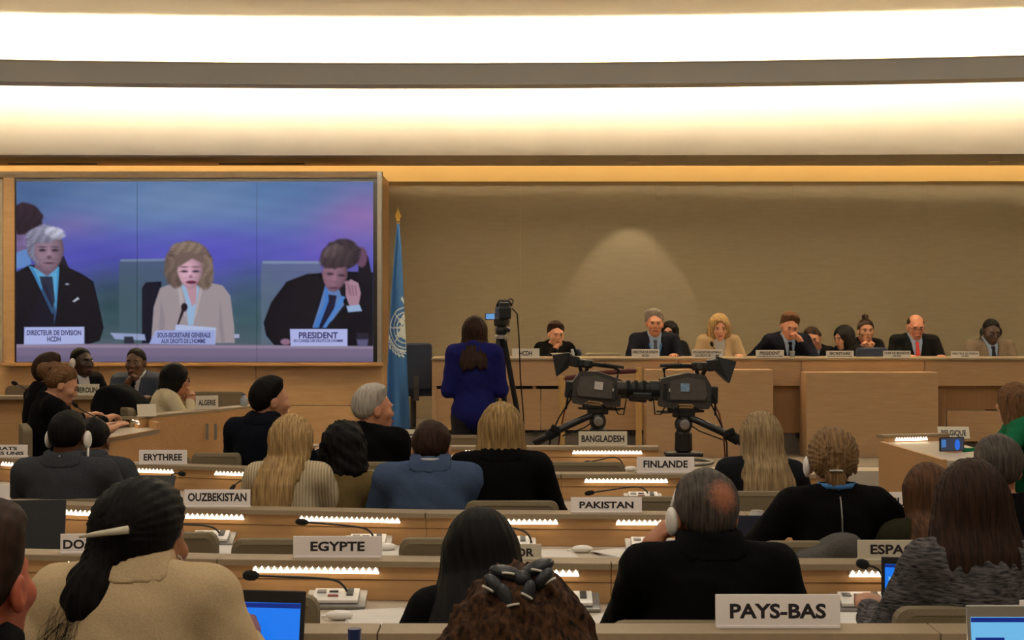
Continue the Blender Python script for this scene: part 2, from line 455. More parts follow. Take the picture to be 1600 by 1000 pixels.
def person(label, px, ptop, Y, floor=0.0, rz=0.0, fem=0, s=1.0, sw=None, skin_c=(190, 140, 105), hair=None, hair_m=None,
           cloth_m=None, cloth_name='jacket', lean=.06, tilt=0.0, yaw=0.0, roll=0.0, side=0.0, wr=None, hands=('relaxed', 'relaxed'), hrot=((0, 0), (0, 0)),
           collar=True, shirt_m=None, tie_m=None, suit=False, face=False, cell=.017, stand=False, trous_m=None, hair_t=.014,
           lips=(120, 60, 50), brow=None, pole=((-.5, -.35, -1), (.5, -.35, -1)), lod=1, bulk=1.0, group=None, wrinkle=.0035, bodyx=None, neck_z=0.0, lanyard_m=None):
    sw = (sw or (.165 if fem else .19)) * .84
    top = PZ(ptop, Y)
    # joints in local metres (seat frame); spine bends forward by lean and sideways by side
    RL = rot_np((RY(side) @ RX(-lean)))
    hipz = .52 if not stand else .93
    hip = np.array([0, 0, hipz])
    def sp(x, y, z): return hip + RL @ np.array([x, y, z])
    neck = sp(0, -.01, .53 if not fem else .52)
    HM = Euler((-tilt, roll, yaw), 'YXZ').to_matrix() if False else (RZ(yaw) @ RX(-tilt) @ RY(roll))
    HR = rot_np(HM)
    headc = neck + RL @ np.array([0, .012, .055]) + HR @ np.array([0, .034, .040 + neck_z])
    topv = headc[2] + (HR @ np.array([0, -.01, .118]))[2] + (hair_t if hair else 0) * .9
    zoff = top - s * topv
    fl = (floor - zoff) / s                   # floor height in local units
    o_loc = Vector((0, 0, 0))
    hw = RZ(rz) @ Vector((headc[0] * s, headc[1] * s, 0))
    loc = Vector((PX(px, Y) - hw.x, Y - hw.y, floor))
    if bodyx is not None: pass
    dz = zoff - floor
    def W(v):  # local joint units -> object coords (origin on the floor)
        v = np.asarray(v, float) * s; v[..., 2] += dz; return v
    shl = [sp(-sw, 0, .465), sp(sw, 0, .465)]
    if wr is None: wr = ((-.17, .36, .83), (.17, .36, .83))
    arms = []
    for i in (0, 1):
        el, w_ = ik(shl[i], wr[i], .285, .26, pole[i])
        arms.append((shl[i], el, w_))
    RLt = RL.T
    def torso(p, off):
        q = (p - hip) @ RLt.T
        x, y, z = q[..., 0], q[..., 1], q[..., 2]
        b = bulk
        cw = sw * .88
        d = sd_ell(q, (0, 0, .02), (.165 * b + off, .125 * b + off, .14 + off))
        d = smin(d, sd_ell(q, (0, .012, .20), ((.140 if not fem else .125) * b + off, .105 * b + off, .20 + off)), .07)
        d = smin(d, sd_ell(q, (0, -.002, .355), (cw + off, .112 * b + off, .165 + off)), .06)
        if fem:
            q2 = q.copy(); q2[..., 0] = np.abs(q2[..., 0])
            d = smin(d, sd_ell(q2, (.07, .085, .30), (.06, .055, .06)), .04)
        d = smin(d, sd_caps(q, (-sw + .02, -.005, .462), (sw - .02, -.005, .462), .056 + off, .056 + off), .05)
        d = smin(d, sd_caps(q, (0, -.012, .45), (0, -.012, .515), .085 + off, .060 + off), .05)   # neck base
        qa = q.copy(); qa[..., 0] = np.abs(qa[..., 0])
        d = smin(d, sd_caps(qa, (.03, -.02, .515), (sw * .85, -.01, .475), .042 + off, .042 + off), .03)   # trapezius
        return d
    def arm(p, off, endcut=0.0):
        d = None
        for a, e, w_ in arms:
            u = (w_ - e) / np.linalg.norm(w_ - e)
            k = sd_caps(p, a, e, .056 + off, .044 + off)
            k2 = sd_caps(p, e, w_ - u * endcut, .044 + off, .030 + off)
            k = smin(k, k2, .03); d = k if d is None else np.minimum(d, k)
        return d
    lod_c = cell
    pts = np.array([hip, neck] + [j for a in arms for j in a])
    lo = pts.min(0) - .13; hi = pts.max(0) + .10
    lo[0] = min(lo[0], -.26); hi[0] = max(hi[0], .26); lo[1] = min(lo[1], -.2); hi[1] = max(hi[1], .2)
    lo[2] = hipz - .13; hi[2] = max(hi[2], neck[2] + .08)
    # bare body (coarse under the clothes) + fine head + hands = one mesh
    V0, Q0 = mesh_of(lambda p: smin(smin(torso(p, -.012), arm(p, -.010), .03), sd_caps(p, neck - RL @ np.array([0, 0, .06]), headc + HR @ np.array([0, -.03, -.08]), .05, .046), .03), lo, hi + np.array([0, 0, .06]), .03)
    Vs = [V0]; Qs = [Q0]; n = len(V0)
    Vh, Qh = HEADS[(fem, lod)]
    Vs.append(Vh @ HR.T + headc); Qs.append(Qh + n); n += len(Vh)
    for i in (0, 1):
        a, e, w_ = arms[i]
        yv = (w_ - e) / np.linalg.norm(w_ - e)
        zr = np.array([0, 0, 1.0]); xv = np.cross(yv, zr)
        if np.linalg.norm(xv) < .05: xv = np.array([1.0, 0, 0])
        xv /= np.linalg.norm(xv); zv = np.cross(xv, yv)
        B = np.stack([xv, yv, zv], 1)
        pr = rot_np(RX(-hrot[i][1]) @ RY(hrot[i][0]))
        vh, qh = HANDS[hands[i]]
        vh = vh.copy()
        if i == 1: vh[:, 0] *= -1; qh = qh[:, ::-1]
        Vs.append((vh @ pr.T) @ B.T + w_); Qs.append(qh + n); n += len(vh)
    # legs
    if stand: legs = [((sx * .09, 0, .92), (sx * .10, .02, .50), (sx * .10, -.01, fl + .08)) for sx in (-1, 1)]
    else: legs = [((sx * .09, .02, hipz - .02), (sx * .13, .43, hipz + .0), (sx * .13, .40, fl + .08)) for sx in (-1, 1)]
    def legs_fn(p, off):
        d = sd_ell(p, (0, .0, hipz - .01), (.165 * bulk + off, .125 + off, .10 + off))
        for a, k, f in legs:
            d = smin(d, sd_caps(p, a, k, .082 + off, .060 + off), .03); d = smin(d, sd_caps(p, k, f, .056 + off, .042 + off), .02)
        return d
    def feet_fn(p):
        d = None
        for a, k, f in legs:
            q = sd_ell(p, (f[0], f[1] + .06, fl + .035), (.045, .125, .035)); d = q if d is None else np.minimum(d, q)
        return d
    body = np_mesh('person', W(np.concatenate(Vs)), np.concatenate(Qs), skin(skin_c))
    body.location = loc; body.rotation_euler = (0, 0, rz)
    tag(body, label, 'person', group)
    llo = (-.3, -.2, fl + .04); lhi = (.3, .58 if not stand else .2, hipz + .12)
    v, q = mesh_of(lambda p: legs_fn(p, .008), llo, lhi, .034)
    np_mesh('trousers', W(v), q, trous_m or cloth('dark_trousers', (26, 26, 30)), body)
    v, q = mesh_of(feet_fn, (-.25, -.15, fl - .01), (.25, .65, fl + .1), .03)
    np_mesh('shoes', W(v), q, BLACKP, body)
    # upper garment
    zc = .505
    def garment(p):
        off = .012 + (.006 if suit else 0)
        d = torso(p, off)
        d = smin(d, arm(p, .009 + (.005 if suit else 0), .015), .03)
        if suit:   # squarer shoulders
            q = (p - hip) @ RLt.T
            d = smin(d, sd_caps(q, (-sw, -.002, .472), (sw, -.002, .472), .058, .058), .03)
        q = (p - hip) @ RLt.T
        d = d + wrinkle * wob(q, 34, px * .1) + wrinkle * .7 * wob(q, 61, px * .2 + 1)
        # neckline: cut a slanted cylinder around the neck
        ny = q[..., 1] + .012; rad = np.sqrt((q[..., 0] / 1.0) ** 2 + ny ** 2)
        cut = np.maximum(rad - .062, (.475 - .5 * (q[..., 1])) - q[..., 2])
        d = smax(d, -cut, .008)
        d = smax(d, q[..., 2] - (.535 - .35 * np.clip(q[..., 1], -.1, .1)), .006)
        if collar:
            ring = np.sqrt((np.sqrt(q[..., 0] ** 2 + (q[..., 1] + .012) ** 2) - .066) ** 2 + ((q[..., 2] - (.518 - .42 * (q[..., 1] + .02))) / (2.2 if suit else 1.7)) ** 2) - .012
            d = smin(d, ring, .012)
        if shirt_m is not None:
            z = q[..., 2]; v_ = np.abs(q[..., 0]) - np.clip((z - .19) * .19, -.02, .055)
            front = np.maximum(v_, .02 - q[..., 1])
            d = smax(d, -front, .005)
        return d
    v, q = mesh_of(garment, lo, hi, cell)
    np_mesh(cloth_name, W(v), q, cloth_m, body)
    if suit and not face:
        def collarf(p):
            q = (p - hip) @ RLt.T
            d = torso(p, .0215)
            rad = np.sqrt(q[..., 0] ** 2 + (q[..., 1] + .012) ** 2)
            d = np.maximum(d, (.498 + .25 * np.clip(np.abs(q[..., 0]) - .05, 0, 1)) - q[..., 2]); d = np.maximum(d, q[..., 1] - .03); d = np.maximum(d, np.abs(q[..., 0]) - .088)
            return np.maximum(d, -np.maximum(rad - .064, .46 - q[..., 2]))
        v, q = mesh_of(collarf, sp(-.14, -.2, .40) - .03, sp(.14, .08, .58) + .03, .0085)
        if len(v): np_mesh('collar', W(v), q, cloth_m, body)
    def back_y(z, x=0.0):
        ys = np.linspace(-.02, -.3, 90); pts_ = np.stack([np.full_like(ys, x), ys, np.full_like(ys, z)], 1)
        d = torso(hip + pts_ @ RL.T, .012); k = np.nonzero(d > 0)[0]
        return ys[k[0]] if len(k) else -.13
    if shirt_m is not None:
        def shirtf(p):
            q = (p - hip) @ RLt.T
            d = torso(p, .004)
            ring = np.sqrt((np.sqrt(q[..., 0] ** 2 + (q[..., 1] + .012) ** 2) - .056) ** 2 + ((q[..., 2] - (.525 - .40 * (q[..., 1] + .02))) / 2.2) ** 2) - .008
            d = smin(d, ring, .012)
            d = np.maximum(d, .10 - q[..., 2]); d = np.maximum(d, np.abs(q[..., 0]) - .066)
            return np.maximum(d, -np.maximum(np.sqrt(q[..., 0] ** 2 + (q[..., 1] + .012) ** 2) - .056, .47 - q[..., 2]))
        v, q = mesh_of(shirtf, lo, hi, .014)
        np_mesh('shirt', W(v), q, shirt_m, body)
    def front_y(z, x=0.0):       # depth of the chest surface at height z (spine frame)
        ys = np.linspace(.02, .25, 70); pts_ = np.stack([np.full_like(ys, x), ys, np.full_like(ys, z)], 1)
        d = torso(hip + pts_ @ RL.T, .006); k = np.nonzero(d > 0)[0]
        return ys[k[0]] if len(k) else .12
    if tie_m is not None:
        b = MB(); pts_ = []
        for z, hwid in ((.475, .016), (.455, .020), (.445, .013), (.36, .022), (.26, .030), (.18, .034), (.15, .004)):
            y = (front_y(z) if z < .44 else front_y(.43) - (z - .43) * .6) + .006
            for sx in (-1, 1):
                for dy in (0, .008): pts_.append(W(sp(sx * hwid, y + dy, z)))
        fs = []
        for k in range(6):
            a = k * 4; c = a + 4
            fs += [(a + 1, a + 3, c + 3, c + 1), (a, c, c + 2, a + 2), (a, a + 1, c + 1, c), (a + 2, c + 2, c + 3, a + 3)]
        b.raw(pts_, fs).build('tie', tie_m, body)
    if lanyard_m is not None:
        b = MB()
        for sx in (-1, 1):
            b.tube([W(sp(sx * x, front_y(min(z, .43), sx * x) + .012 + dy, z)) for x, z, dy in ((.062, .475, -.05), (.055, .43, -.004), (.035, .33, .004), (.012, .22, .004), (.002, .17, .006))], .007 * s, 6)
        b.build('lanyard', lanyard_m, body)
    # hair, eyes, brows, lips
    if hair is not None:
        hv, hq = hair_mesh(hair[0], hair[1], hair[1].get('cell', .007 if lod == 0 else .0085))
        np_mesh('hair', W(hv @ HR.T + headc), hq, hair_m, body)
    def HP(x, y, z): return W(headc + HR @ np.array([x, y, z]))
    Ms = HM.to_4x4()
    if face:
        for sx in (-1, 1):
            MB().ell(HP(sx * .031, .0825, .004), (.0125 * s, .0105 * s, .0062 * s), HM, 8, 6).build('eye', EYEW, body, True)
            MB().ell(HP(sx * .031, .0905, .003), (.0062 * s, .005 * s, .0058 * s), HM, 8, 6).build('iris', EYED, body, True)
            b = MB(); b.tube([HP(sx * .016, .096, .020), HP(sx * .032, .0935, .0255), HP(sx * .048, .083, .020)], [.0035 * s, .0045 * s, .0025 * s], 6)
            b.build('eyebrow', hair_m if brow is None else brow, body, True)
        b = MB(); b.tube([HP(-.024, .089, -.066), HP(-.010, .1005, -.0635), HP(0, .102, -.0645), HP(.010, .1005, -.0635), HP(.024, .089, -.066)], [.003 * s, .0065 * s, .0065 * s, .0065 * s, .003 * s], 6)
        b.build('lips', mat('lips_%d_%d' % (lips[0], lips[1]), rgb(*lips), rough=.45), body, True)
    body['_h'] = 0
    del body['_h']
    return dict(back_y=back_y, o=body, HP=HP, HM=HM, s=s, W=W, sp=sp, headc=headc, arms=arms, neck=neck)
def headphones(pr, m=None):
    m = m or WHITEP; s = pr['s']; HP = pr['HP']
    for sx in (-1, 1):
        MB().ell(HP(sx * .093, -.008, -.008), (.016 * s, .034 * s, .042 * s), pr['HM'], 12, 8).build('ear_cup', m, pr['o'], True)
    MB().tube([HP(.096, -.012, -.03), HP(.100, -.02, -.10), HP(.090, -.03, -.15)], .006 * s, 6).build('headphone_stem', m, pr['o'], True)
def glasses(pr):
    s = pr['s']; HP = pr['HP']; b = MB()
    for sx in (-1, 1):
        pts = [HP(sx * (.031 + .021 * math.cos(a)), .106 - .006 * (1 + math.cos(a)), .002 + .015 * math.sin(a)) for a in np.linspace(0, 2 * PI, 13)]
        b.tube(pts, .002 * s, 5)
        b.tube([HP(sx * .052, .094, .006), HP(sx * .075, .03, .004), HP(sx * .083, -.02, .0)], .002 * s, 5)
    b.tube([HP(-.010, .108, .004), HP(.010, .108, .004)], .002 * s, 5)
    b.build('glasses', BLACKP, pr['o'], True)
# ------------------------------------------------------------------ the hall
WX = 8.5
def slab(name, x0, x1, y0, y1, z0, z1, m, parent=None):
    return MB().box(((x0 + x1) / 2, (y0 + y1) / 2, (z0 + z1) / 2), (x1 - x0, y1 - y0, z1 - z0)).build(name, m, parent)
struct(slab('floor', -WX, WX, -4, 18.2, -.1, 0, CARPET), 'grey carpet floor of the hall')
# raised platforms
DAIS, DAIS2 = .31, .45
dais = struct(slab('floor_dais', -1.6, WX, 13.0, 14.75, 0, DAIS, CREAMF), 'low cream-edged dais in front of the podium')
slab('carpet_top', -1.6, WX, 13.35, 14.75, DAIS, DAIS + .004, CARPET, dais)
struct(slab('floor_podium', -1.6, WX, 14.75, 17.6, 0, DAIS2, CARPET), 'raised carpeted floor behind the podium desk')
struct(slab('floor_side_platform', -WX, -1.75, 8.6, 16.4, 0, .15, CARPET), 'low side platform under the left desks')
struct(slab('floor_side_platform_right', 2.3, WX, 7.2, 12.9, 0, .15, CARPET), 'low side platform under the right desks')
# back wall: fabric panels that stop below the ceiling, a lit recess behind their top edge
wall_back = struct(slab('wall_back', -WX, WX, 17.95, 18.15, 0, 3.9, CEIL), 'plaster wall behind the podium, seen in the glowing strip above the panels')
xs = [-1.62, .10, 1.72, 3.36, 4.98, 6.62, WX]
for i in range(6):
    MB().box(((xs[i] + xs[i + 1]) / 2, 17.66, 1.64), (xs[i + 1] - xs[i] - .0012, .06, 3.285 + (.008 if i > 3 else 0)), bev=.0006).build('wall_panel', WALLM, wall_back)
struct(slab('wall_left', -WX - .2, -WX, -4, 18.2, 0, 5.4, WALLM)); struct(slab('wall_right', WX, WX + .2, -4, 18.2, 0, 5.4, WALLM))
struct(slab('wall_rear', -WX, WX, -4.2, -4.0, 0, 5.4, WALLM))
# ceiling: one curved vault profile swept along shallow arcs, and a soffit
ARC_X, ARC_R = -0.9, 37.0
def arc(x): return -(x - ARC_X) ** 2 / (2 * ARC_R)
def sweep(prof, closed, x0=-WX, x1=WX, n=48):
    vs = []; fs = []; k = len(prof); xs_ = np.linspace(x0, x1, n + 1)
    for x in xs_:
        for (y, z, w) in prof: vs.append((x, y + arc(x) * w, z))
    for i in range(n):
        for j in range(k if closed else k - 1):
            a = i * k + j; b = i * k + (j + 1) % k
            fs.append((a, b, b + k, a + k))
    return vs, fs
def smooth_prof(pts, n=6):
    out = []
    for i in range(len(pts) - 1):
        p0 = np.array(pts[max(i - 1, 0)]); p1 = np.array(pts[i]); p2 = np.array(pts[i + 1]); p3 = np.array(pts[min(i + 2, len(pts) - 1)])
        for t in np.linspace(0, 1, n, endpoint=False):
            out.append(tuple(.5 * ((2 * p1) + (-p0 + p2) * t + (2 * p0 - 5 * p1 + 4 * p2 - p3) * t * t + (-p0 + 3 * p1 - 3 * p2 + p3) * t ** 3)))
    out.append(tuple(pts[-1])); return out
vault = smooth_prof([(16.3, 3.452, .25), (15.9, 3.70, .4), (15.5, 3.95, .6), (15.1, 4.20, .8), (14.6, 4.45, 1), (13.9, 4.68, 1), (12.8, 4.88, .9), (11, 5.0, .4), (8, 5.0, 0), (-4.1, 5.0, 0)])
v, f = sweep(vault, False)
struct(MB().raw(v, f).build('ceiling', CEIL, smooth=True, fixn=False), 'cream vaulted ceiling glowing with cove light')
v, f = sweep([(16.3, 3.452, .25), (17.45, 3.452, .05), (17.45, 3.56, .05), (16.3, 3.56, .25)], True)
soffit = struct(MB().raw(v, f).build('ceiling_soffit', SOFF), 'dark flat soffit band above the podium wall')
struct(slab('ceiling_recess', -WX, WX, 17.4, 18.0, 3.74, 3.8, CEIL), 'top of the lit recess above the wall panels')
struct(slab('ceiling_recess_side', -WX, WX, 17.45, 17.5, 3.5, 3.8, CEIL), 'front board of the lit recess')
# cove trough: grey fascia, thin pale lip, floor plate; hidden lamps lie in it
v, f = sweep([(13.50, 3.80, 1), (13.50, 3.985, 1), (13.53, 3.985, 1), (13.53, 3.83, 1), (13.74, 3.83, 1), (13.74, 3.8835, 1), (13.755, 3.8835, 1), (13.755, 3.80, 1)], True)
tr = thing('light_trough', 'long curved grey light trough hanging below the vaulted ceiling', 'light trough', (0, 13.5, 3.8))
def child_world(o, par):
    o.parent = par; o.matrix_parent_inverse = Matrix.Translation(Vector(par.location)).inverted() if par.rotation_euler.z == 0 else par.matrix_basis.inverted(); return o
child_world(MB().raw(v, f).build('fascia', TROUGH), tr)
v, f = sweep([(13.49, 3.985, 1), (13.49, 3.998, 1), (13.735, 3.998, 1), (13.735, 3.985, 1)], True)
child_world(MB().raw(v, f).build('lip', CEIL), tr)
v, f = sweep([(13.60, 3.885, 1), (13.60, 3.905, 1), (13.65, 3.905, 1), (13.65, 3.885, 1)], True)
child_world(MB().raw(v, f).build('lamp_tube', COVEM), tr)
# warm strip lamp in the recess behind the soffit
rl = thing('recess_lamp', 'hidden warm strip lamp in the recess above the podium wall panels', 'strip lamp', (0, 17.53, 3.66))
MB().box((0, 0, 0), (2 * WX - .4, .03, .03)).build('tube', mat('recess_lamp_glow', (1, .8, .5), emit=(1.0, .66, .25), estr=10.0), rl)
# recessed spotlights in the soffit
for i, (px, on) in enumerate(((711, 0), (851, 0), (990, 1), (1130, 0), (1266, 0), (1412, 0), (1553, 0))):
    x = PX(px, 16.95)
    t = thing('spotlight', ['recessed soffit spotlight nearest the big screen', 'second recessed soffit spotlight from the big screen', 'lit recessed soffit spotlight above the bright patch of wall', 'recessed soffit spotlight above the speaker', 'recessed soffit spotlight above the president plate', 'recessed soffit spotlight above the bald man', 'rightmost recessed soffit spotlight'][i], 'spotlight', (x, 16.95, 3.452), 0, 'recessed soffit spotlights')
    MB().lathe([(.052, -.006), (.062, -.006), (.062, .0), (.052, .0)], n=18).build('rim', SILVER if i % 2 == 0 else SOFF, t)
    MB().lathe([(.001, -.001), (.05, -.001), (.05, .0)], n=18).build('lens', mat('spot_lens_on', (1, .9, .7), emit=(1, .85, .6), estr=2.5) if on else SOFF, t)
    if on:
        d = bpy.data.lights.new('spot_beam', 'SPOT'); d.energy = 34; d.color = (1, .86, .66); d.spot_size = math.radians(58); d.spot_blend = .35; d.shadow_soft_size = .03
        o = bpy.data.objects.new('spot_beam', d); COL.objects.link(o); o.location = (x, 16.93, 3.42); o.rotation_euler = (math.radians(18), 0, 0)
t = MB(); 
for sx, px0, px1, py in ((0, 18, 155, 262), (1, 345, 478, 265)):
    o = MB().box(((PX(px0, 17.3) + PX(px1, 17.3)) / 2, 17.2, 3.446), (PX(px1, 17.3) - PX(px0, 17.3), .05, .012)).build('slot_vent', BLACKP)
    tag(o, ['black linear slot vent above the left end of the screen', 'black linear slot vent above the middle of the screen'][sx], 'vent', 'slot vents above the screen')
for lx in (-4.5, 0.0, 4.5):  # unseen frames made up to hold the added fill lights
    for ly in (-2.4, 1.4, 5.2, 9.0):
        t = thing('fill_light_frame', 'added square fill lamp frame, %s side, %s' % ({-4.5: 'left', 0.0: 'middle', 4.5: 'right'}[lx], {-2.4: 'at the rear of the hall', 1.4: 'above the nearest rows', 5.2: 'above the middle rows', 9.0: 'above the farthest rows'}[ly]), 'ceiling light', (lx, ly, 5.0), 0, 'added audience fill lights')
        b = MB()
        for a in range(4):
            M = RZ(a * PI / 2); c = M @ Vector((0, .63, -.015)); b.box(c, (1.32, .06, .03), M)
        b.build('frame', GREYM, t)
# ------------------------------------------------------------------ screen wall
SY = 16.5
X0, X1 = PX(-260, SY), PX(597, SY)
swall = struct(slab('wall_screen', X0, X1 - .02, SY + .10, 17.62, 0, PZ(270, SY), WOOD_V), 'projecting wood wall that carries the video screen')
# frame around the screen
zt, zb = PZ(278, SY), PZ(566, SY); zi = PZ(268, SY)
slab('frame_top', X0, X1, SY - .02, SY + .1, zt, zi, mat('frame_brown', (.235, .165, .10), rough=.6), swall)
slab('frame_side', PX(6, SY), PX(23, SY), SY - .02, SY + .1, zb, zt, WOOD_V, swall)
slab('frame_strip', PX(590, SY), PX(597, SY), SY - .05, SY + .1, zb, zi - .002, SILVER, swall)
slab('sill', PX(6, SY), PX(600, SY), SY - .09, SY + .1, PZ(571, SY), zb, WOOD, swall)
slab('side_window_panel', PX(-260, SY), PX(5, SY), SY - .01, SY + .1, zb, zt - .02, mat('pale_panel', (.42, .36, .27), rough=.5), swall)
# lower wood boards, each its own panel
xj = [PX(-260, SY), PX(-95, SY), PX(152, SY), PX(399, SY), PX(598, SY)]
zj = [PZ(571, SY), PZ(634, SY), .15]
for i in range(4):
    for j in range(2):
        a, b_ = xj[i], xj[i + 1]; c, d = zj[j + 1], zj[j]
        MB().box(((a + b_) / 2, SY + .06, (c + d) / 2), (b_ - a - .006, .06, d - c - .006), bev=.003).build('wood_panel', WOOD_V, swall)
# ------------------------------------------------------------------ podium
PY = 14.5
ztop = PZ(560, PY)
pod = thing('podium_desk', 'long beech podium desk where the speakers sit', 'podium', (0, PY, DAIS))
def pbox(name, px0, px1, py0, py1, Yf, dep, m=WOOD_P, bev=.004):
    """front face spans the pixel box at depth Yf, body goes back by dep"""
    x0, x1 = PX(px0, Yf), PX(px1, Yf); z1, z0 = PZ(py0, Yf), PZ(py1, Yf)
    o = MB().box(((x0 + x1) / 2, Yf + dep / 2 - PY, (z0 + z1) / 2 - DAIS), (x1 - x0, dep, z1 - z0), bev=bev).build(name, m, pod)
    return o
pbox('desk_top', 674, 1760, 559.5, 563, PY - .03, .75, LEDGE)
# upper fascia boards
for a, b_ in ((675, 1060), (1060, 1252), (1252, 1445), (1445, 1640), (1640, 1760)):
    pbox('fascia_board', a + .4, b_ - .4, 563, 603, PY, .05)
pbox('desk_end', 675, 682, 563, 690, PY + .02, .65)
# left lower front: slotted band then ribbed lower boards
for a, b_ in ((680, 765), (765, 845), (845, 925), (925, 1012)):
    pbox('lower_board', a + .5, b_ - .5, 608, 672, PY + .04, .03, WOOD_V)
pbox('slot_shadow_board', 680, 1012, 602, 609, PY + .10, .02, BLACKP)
for a, b_ in ((710, 805), (832, 838), (872, 1008)):
    pbox('slot_board', a, b_, 602.5, 608.5, PY + .045, .03, WOOD_V)
pbox('base_plinth', 680, 1760, 676, 716, PY + .12, .3, CARPET)
for px in (708, 833, 862, 983, 1000):
    pbox('plinth_foot', px, px + 7, 671, 678, PY + .06, .08, BLACKP)
# projecting lectern blocks and darker recesses
pbox('lectern_block', 1010, 1208, 578, 715, 14.2, .34)
pbox('lectern_block', 1260, 1466, 582, 715, 14.2, .34)
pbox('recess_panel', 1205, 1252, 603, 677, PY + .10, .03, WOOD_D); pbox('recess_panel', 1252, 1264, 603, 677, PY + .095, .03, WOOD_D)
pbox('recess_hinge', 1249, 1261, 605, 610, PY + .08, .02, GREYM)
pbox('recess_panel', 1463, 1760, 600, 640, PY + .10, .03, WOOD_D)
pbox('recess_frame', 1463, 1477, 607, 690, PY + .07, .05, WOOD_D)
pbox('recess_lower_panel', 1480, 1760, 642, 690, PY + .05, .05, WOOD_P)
for px in (1212, 1245):
    pbox('plinth_foot', px, px + 12, 676, 684, PY + .06, .1, BLACKP)
# ------------------------------------------------------------------ rows of desks
H = .86
ROWZ = [3.65, 4.95, 6.15, 7.70, 9.20]; ROWH = [.91, H, H, H, .868]; ROWC = [0, .03, .042, .06, .02]
def rowY(k, x): return ROWZ[k] + ROWC[k] * min(0.0, x - .8) ** 2
def row_pt(k, px):
    Y = ROWZ[k]
    for _ in range(8): Y = rowY(k, PX(px, Y))
    return PX(px, Y), Y
DEPTH_TOP = .12
def led_strip(par, x0, w, z, y=-.004, n=20):
    st = MB().box((x0 + w / 2, y - .006, z), (w, .014, .017), bev=.002).build('led_strip', WHITEP, par)
    b = MB()
    for i in range(n):
        cx = x0 + w * (i + .5) / n; r = w / n * .46
        b.raw([(cx - r, y - .0145, z - .005), (cx + r, y - .0145, z - .005), (cx, y - .0145, z + .0115), (cx - r, y - .009, z - .005), (cx + r, y - .009, z - .005), (cx, y - .009, z + .0115)], [(0, 1, 2), (5, 4, 3), (0, 3, 4, 1), (1, 4, 5, 2), (2, 5, 3, 0)])
    b.box((x0 + w / 2, y - .0115, z - .0075), (w, .007, .006))
    b.build('diodes', LEDM, st)
def desk_unit(k, xa, xb, label, strips=(0, 1)):
    ya, yb = rowY(k, xa), rowY(k, xb)
    L = math.hypot(xb - xa, yb - ya); a = math.atan2(yb - ya, xb - xa); h = ROWH[k]
    t = thing('desk_unit', label, 'desk', (xa, ya, 0), a, 'audience desk units')
    g = .003
    MB().box((L / 2, DEPTH_TOP / 2 - .012, h - .011), (L - g, DEPTH_TOP, .022), bev=.003).build('ledge', LEDGE, t)
    MB().box((L / 2, .02, h - .022 - .0225), (L - g, .022, .045), bev=.002).build('rail', WOOD, t)
    MB().box((L / 2, .026, h - .068 - .036), (L - g, .022, .070), bev=.002).build('front_panel', WOOD, t)
    MB().box((L / 2, -.225, h - .1525), (L - g, .50, .025), bev=.004).build('worktop', TOP, t)
    MB().box((L / 2, .085, (h - .03) / 2), (L - g, .022, h - .03), bev=.002).build('back_panel', WOOD, t)
    for sx in (.03, L - .03): MB().box((sx, -.17, (h - .166) / 2), (.025, .36, h - .166), bev=.002).build('gable', WOOD, t)
    for q in strips: led_strip(t, (.122, .80)[q] * L / 1.343, .435 * L / 1.343, h - .034, .004)
    return t
U = 1.343
units = [
 (0, [-1.79, -.333, 1.06, 2.45], ['front row desk unit at the lower left corner', 'front row desk unit at the bottom middle, under the curly-haired woman', 'front row desk unit at the lower right, beyond the PAYS-BAS plate']),
 (1, [-2.352, -1.009, .334, 1.677, 3.02], ['second row desk unit at far left, under the DO plate', 'second row desk unit carrying the EGYPTE plate', 'second row desk unit carrying the ESPAGNE plate', 'second row desk unit at far right edge']),
 (2, [-3.05, -1.707, -.364, .979, 2.322], ['third row desk unit at far left', 'third row desk unit carrying the OUZBEKISTAN plate', 'third row desk unit carrying the PAKISTAN plate', 'third row desk unit behind the white can']),
 (3, [-3.771, -2.428, -1.085, .258, 1.601], ['fourth row desk unit at far left, under the EMIRATS plate', 'fourth row desk unit carrying the ERYTHREE plate', 'fourth row desk unit behind the blue suit man', 'fourth row desk unit carrying the FINLANDE plate']),
 (4, [-1.763, -.42, .92], ['fifth row desk unit behind the white-haired man', 'fifth row desk unit carrying the BANGLADESH plate']),
]
for k, xs_, labs in units:
    for i, lab in enumerate(labs): desk_unit(k, xs_[i], xs_[i + 1], lab)
# end board of the fifth row (its right end is in view)
# ------------------------------------------------------------------ left side desks
def poly_wall(pts, z0, z1, th):
    """vertical board following plan points"""
    vs = []; n = len(pts)
    for i, p in enumerate(pts):
        a = Vector(pts[max(i - 1, 0)]); b_ = Vector(pts[min(i + 1, n - 1)]); d = (b_ - a).normalized(); nn = Vector((-d.y, d.x))
        q = Vector(p) + nn * th
        vs += [(p[0], p[1], z0), (p[0], p[1], z1), (q.x, q.y, z1), (q.x, q.y, z0)]
    fs = [(0, 1, 2, 3), ((n - 1) * 4 + 3, (n - 1) * 4 + 2, (n - 1) * 4 + 1, (n - 1) * 4)]
    for i in range(n - 1):
        for j in range(4):
            a = i * 4 + j; b_ = i * 4 + (j + 1) % 4; fs.append((a, b_, b_ + 4, a + 4))
    return vs, fs
PLAT = .15
cd = thing('curved_desk', 'curved beech side desk carrying the ALGERIE plate', 'desk', (0, 0, 0))
zB = .95
pts = []
for px, py in ((216, 652), (230, 650.2), (245, 648.5), (275, 645.5), (310, 642.5), (345, 639), (375, 636), (402, 633.5), (440, 631)):
    Y = (HC - zB) * F / (py - YH); pts.append((PX(px, Y), Y))
v, f = poly_wall(pts[:4], PLAT, zB - .02, .03); MB().raw(v, f).build('front_panel', WOOD, cd)
v, f = poly_wall(pts[3:], PLAT, zB - .02, .03); MB().raw(v, f).build('front_panel', WOOD, cd)
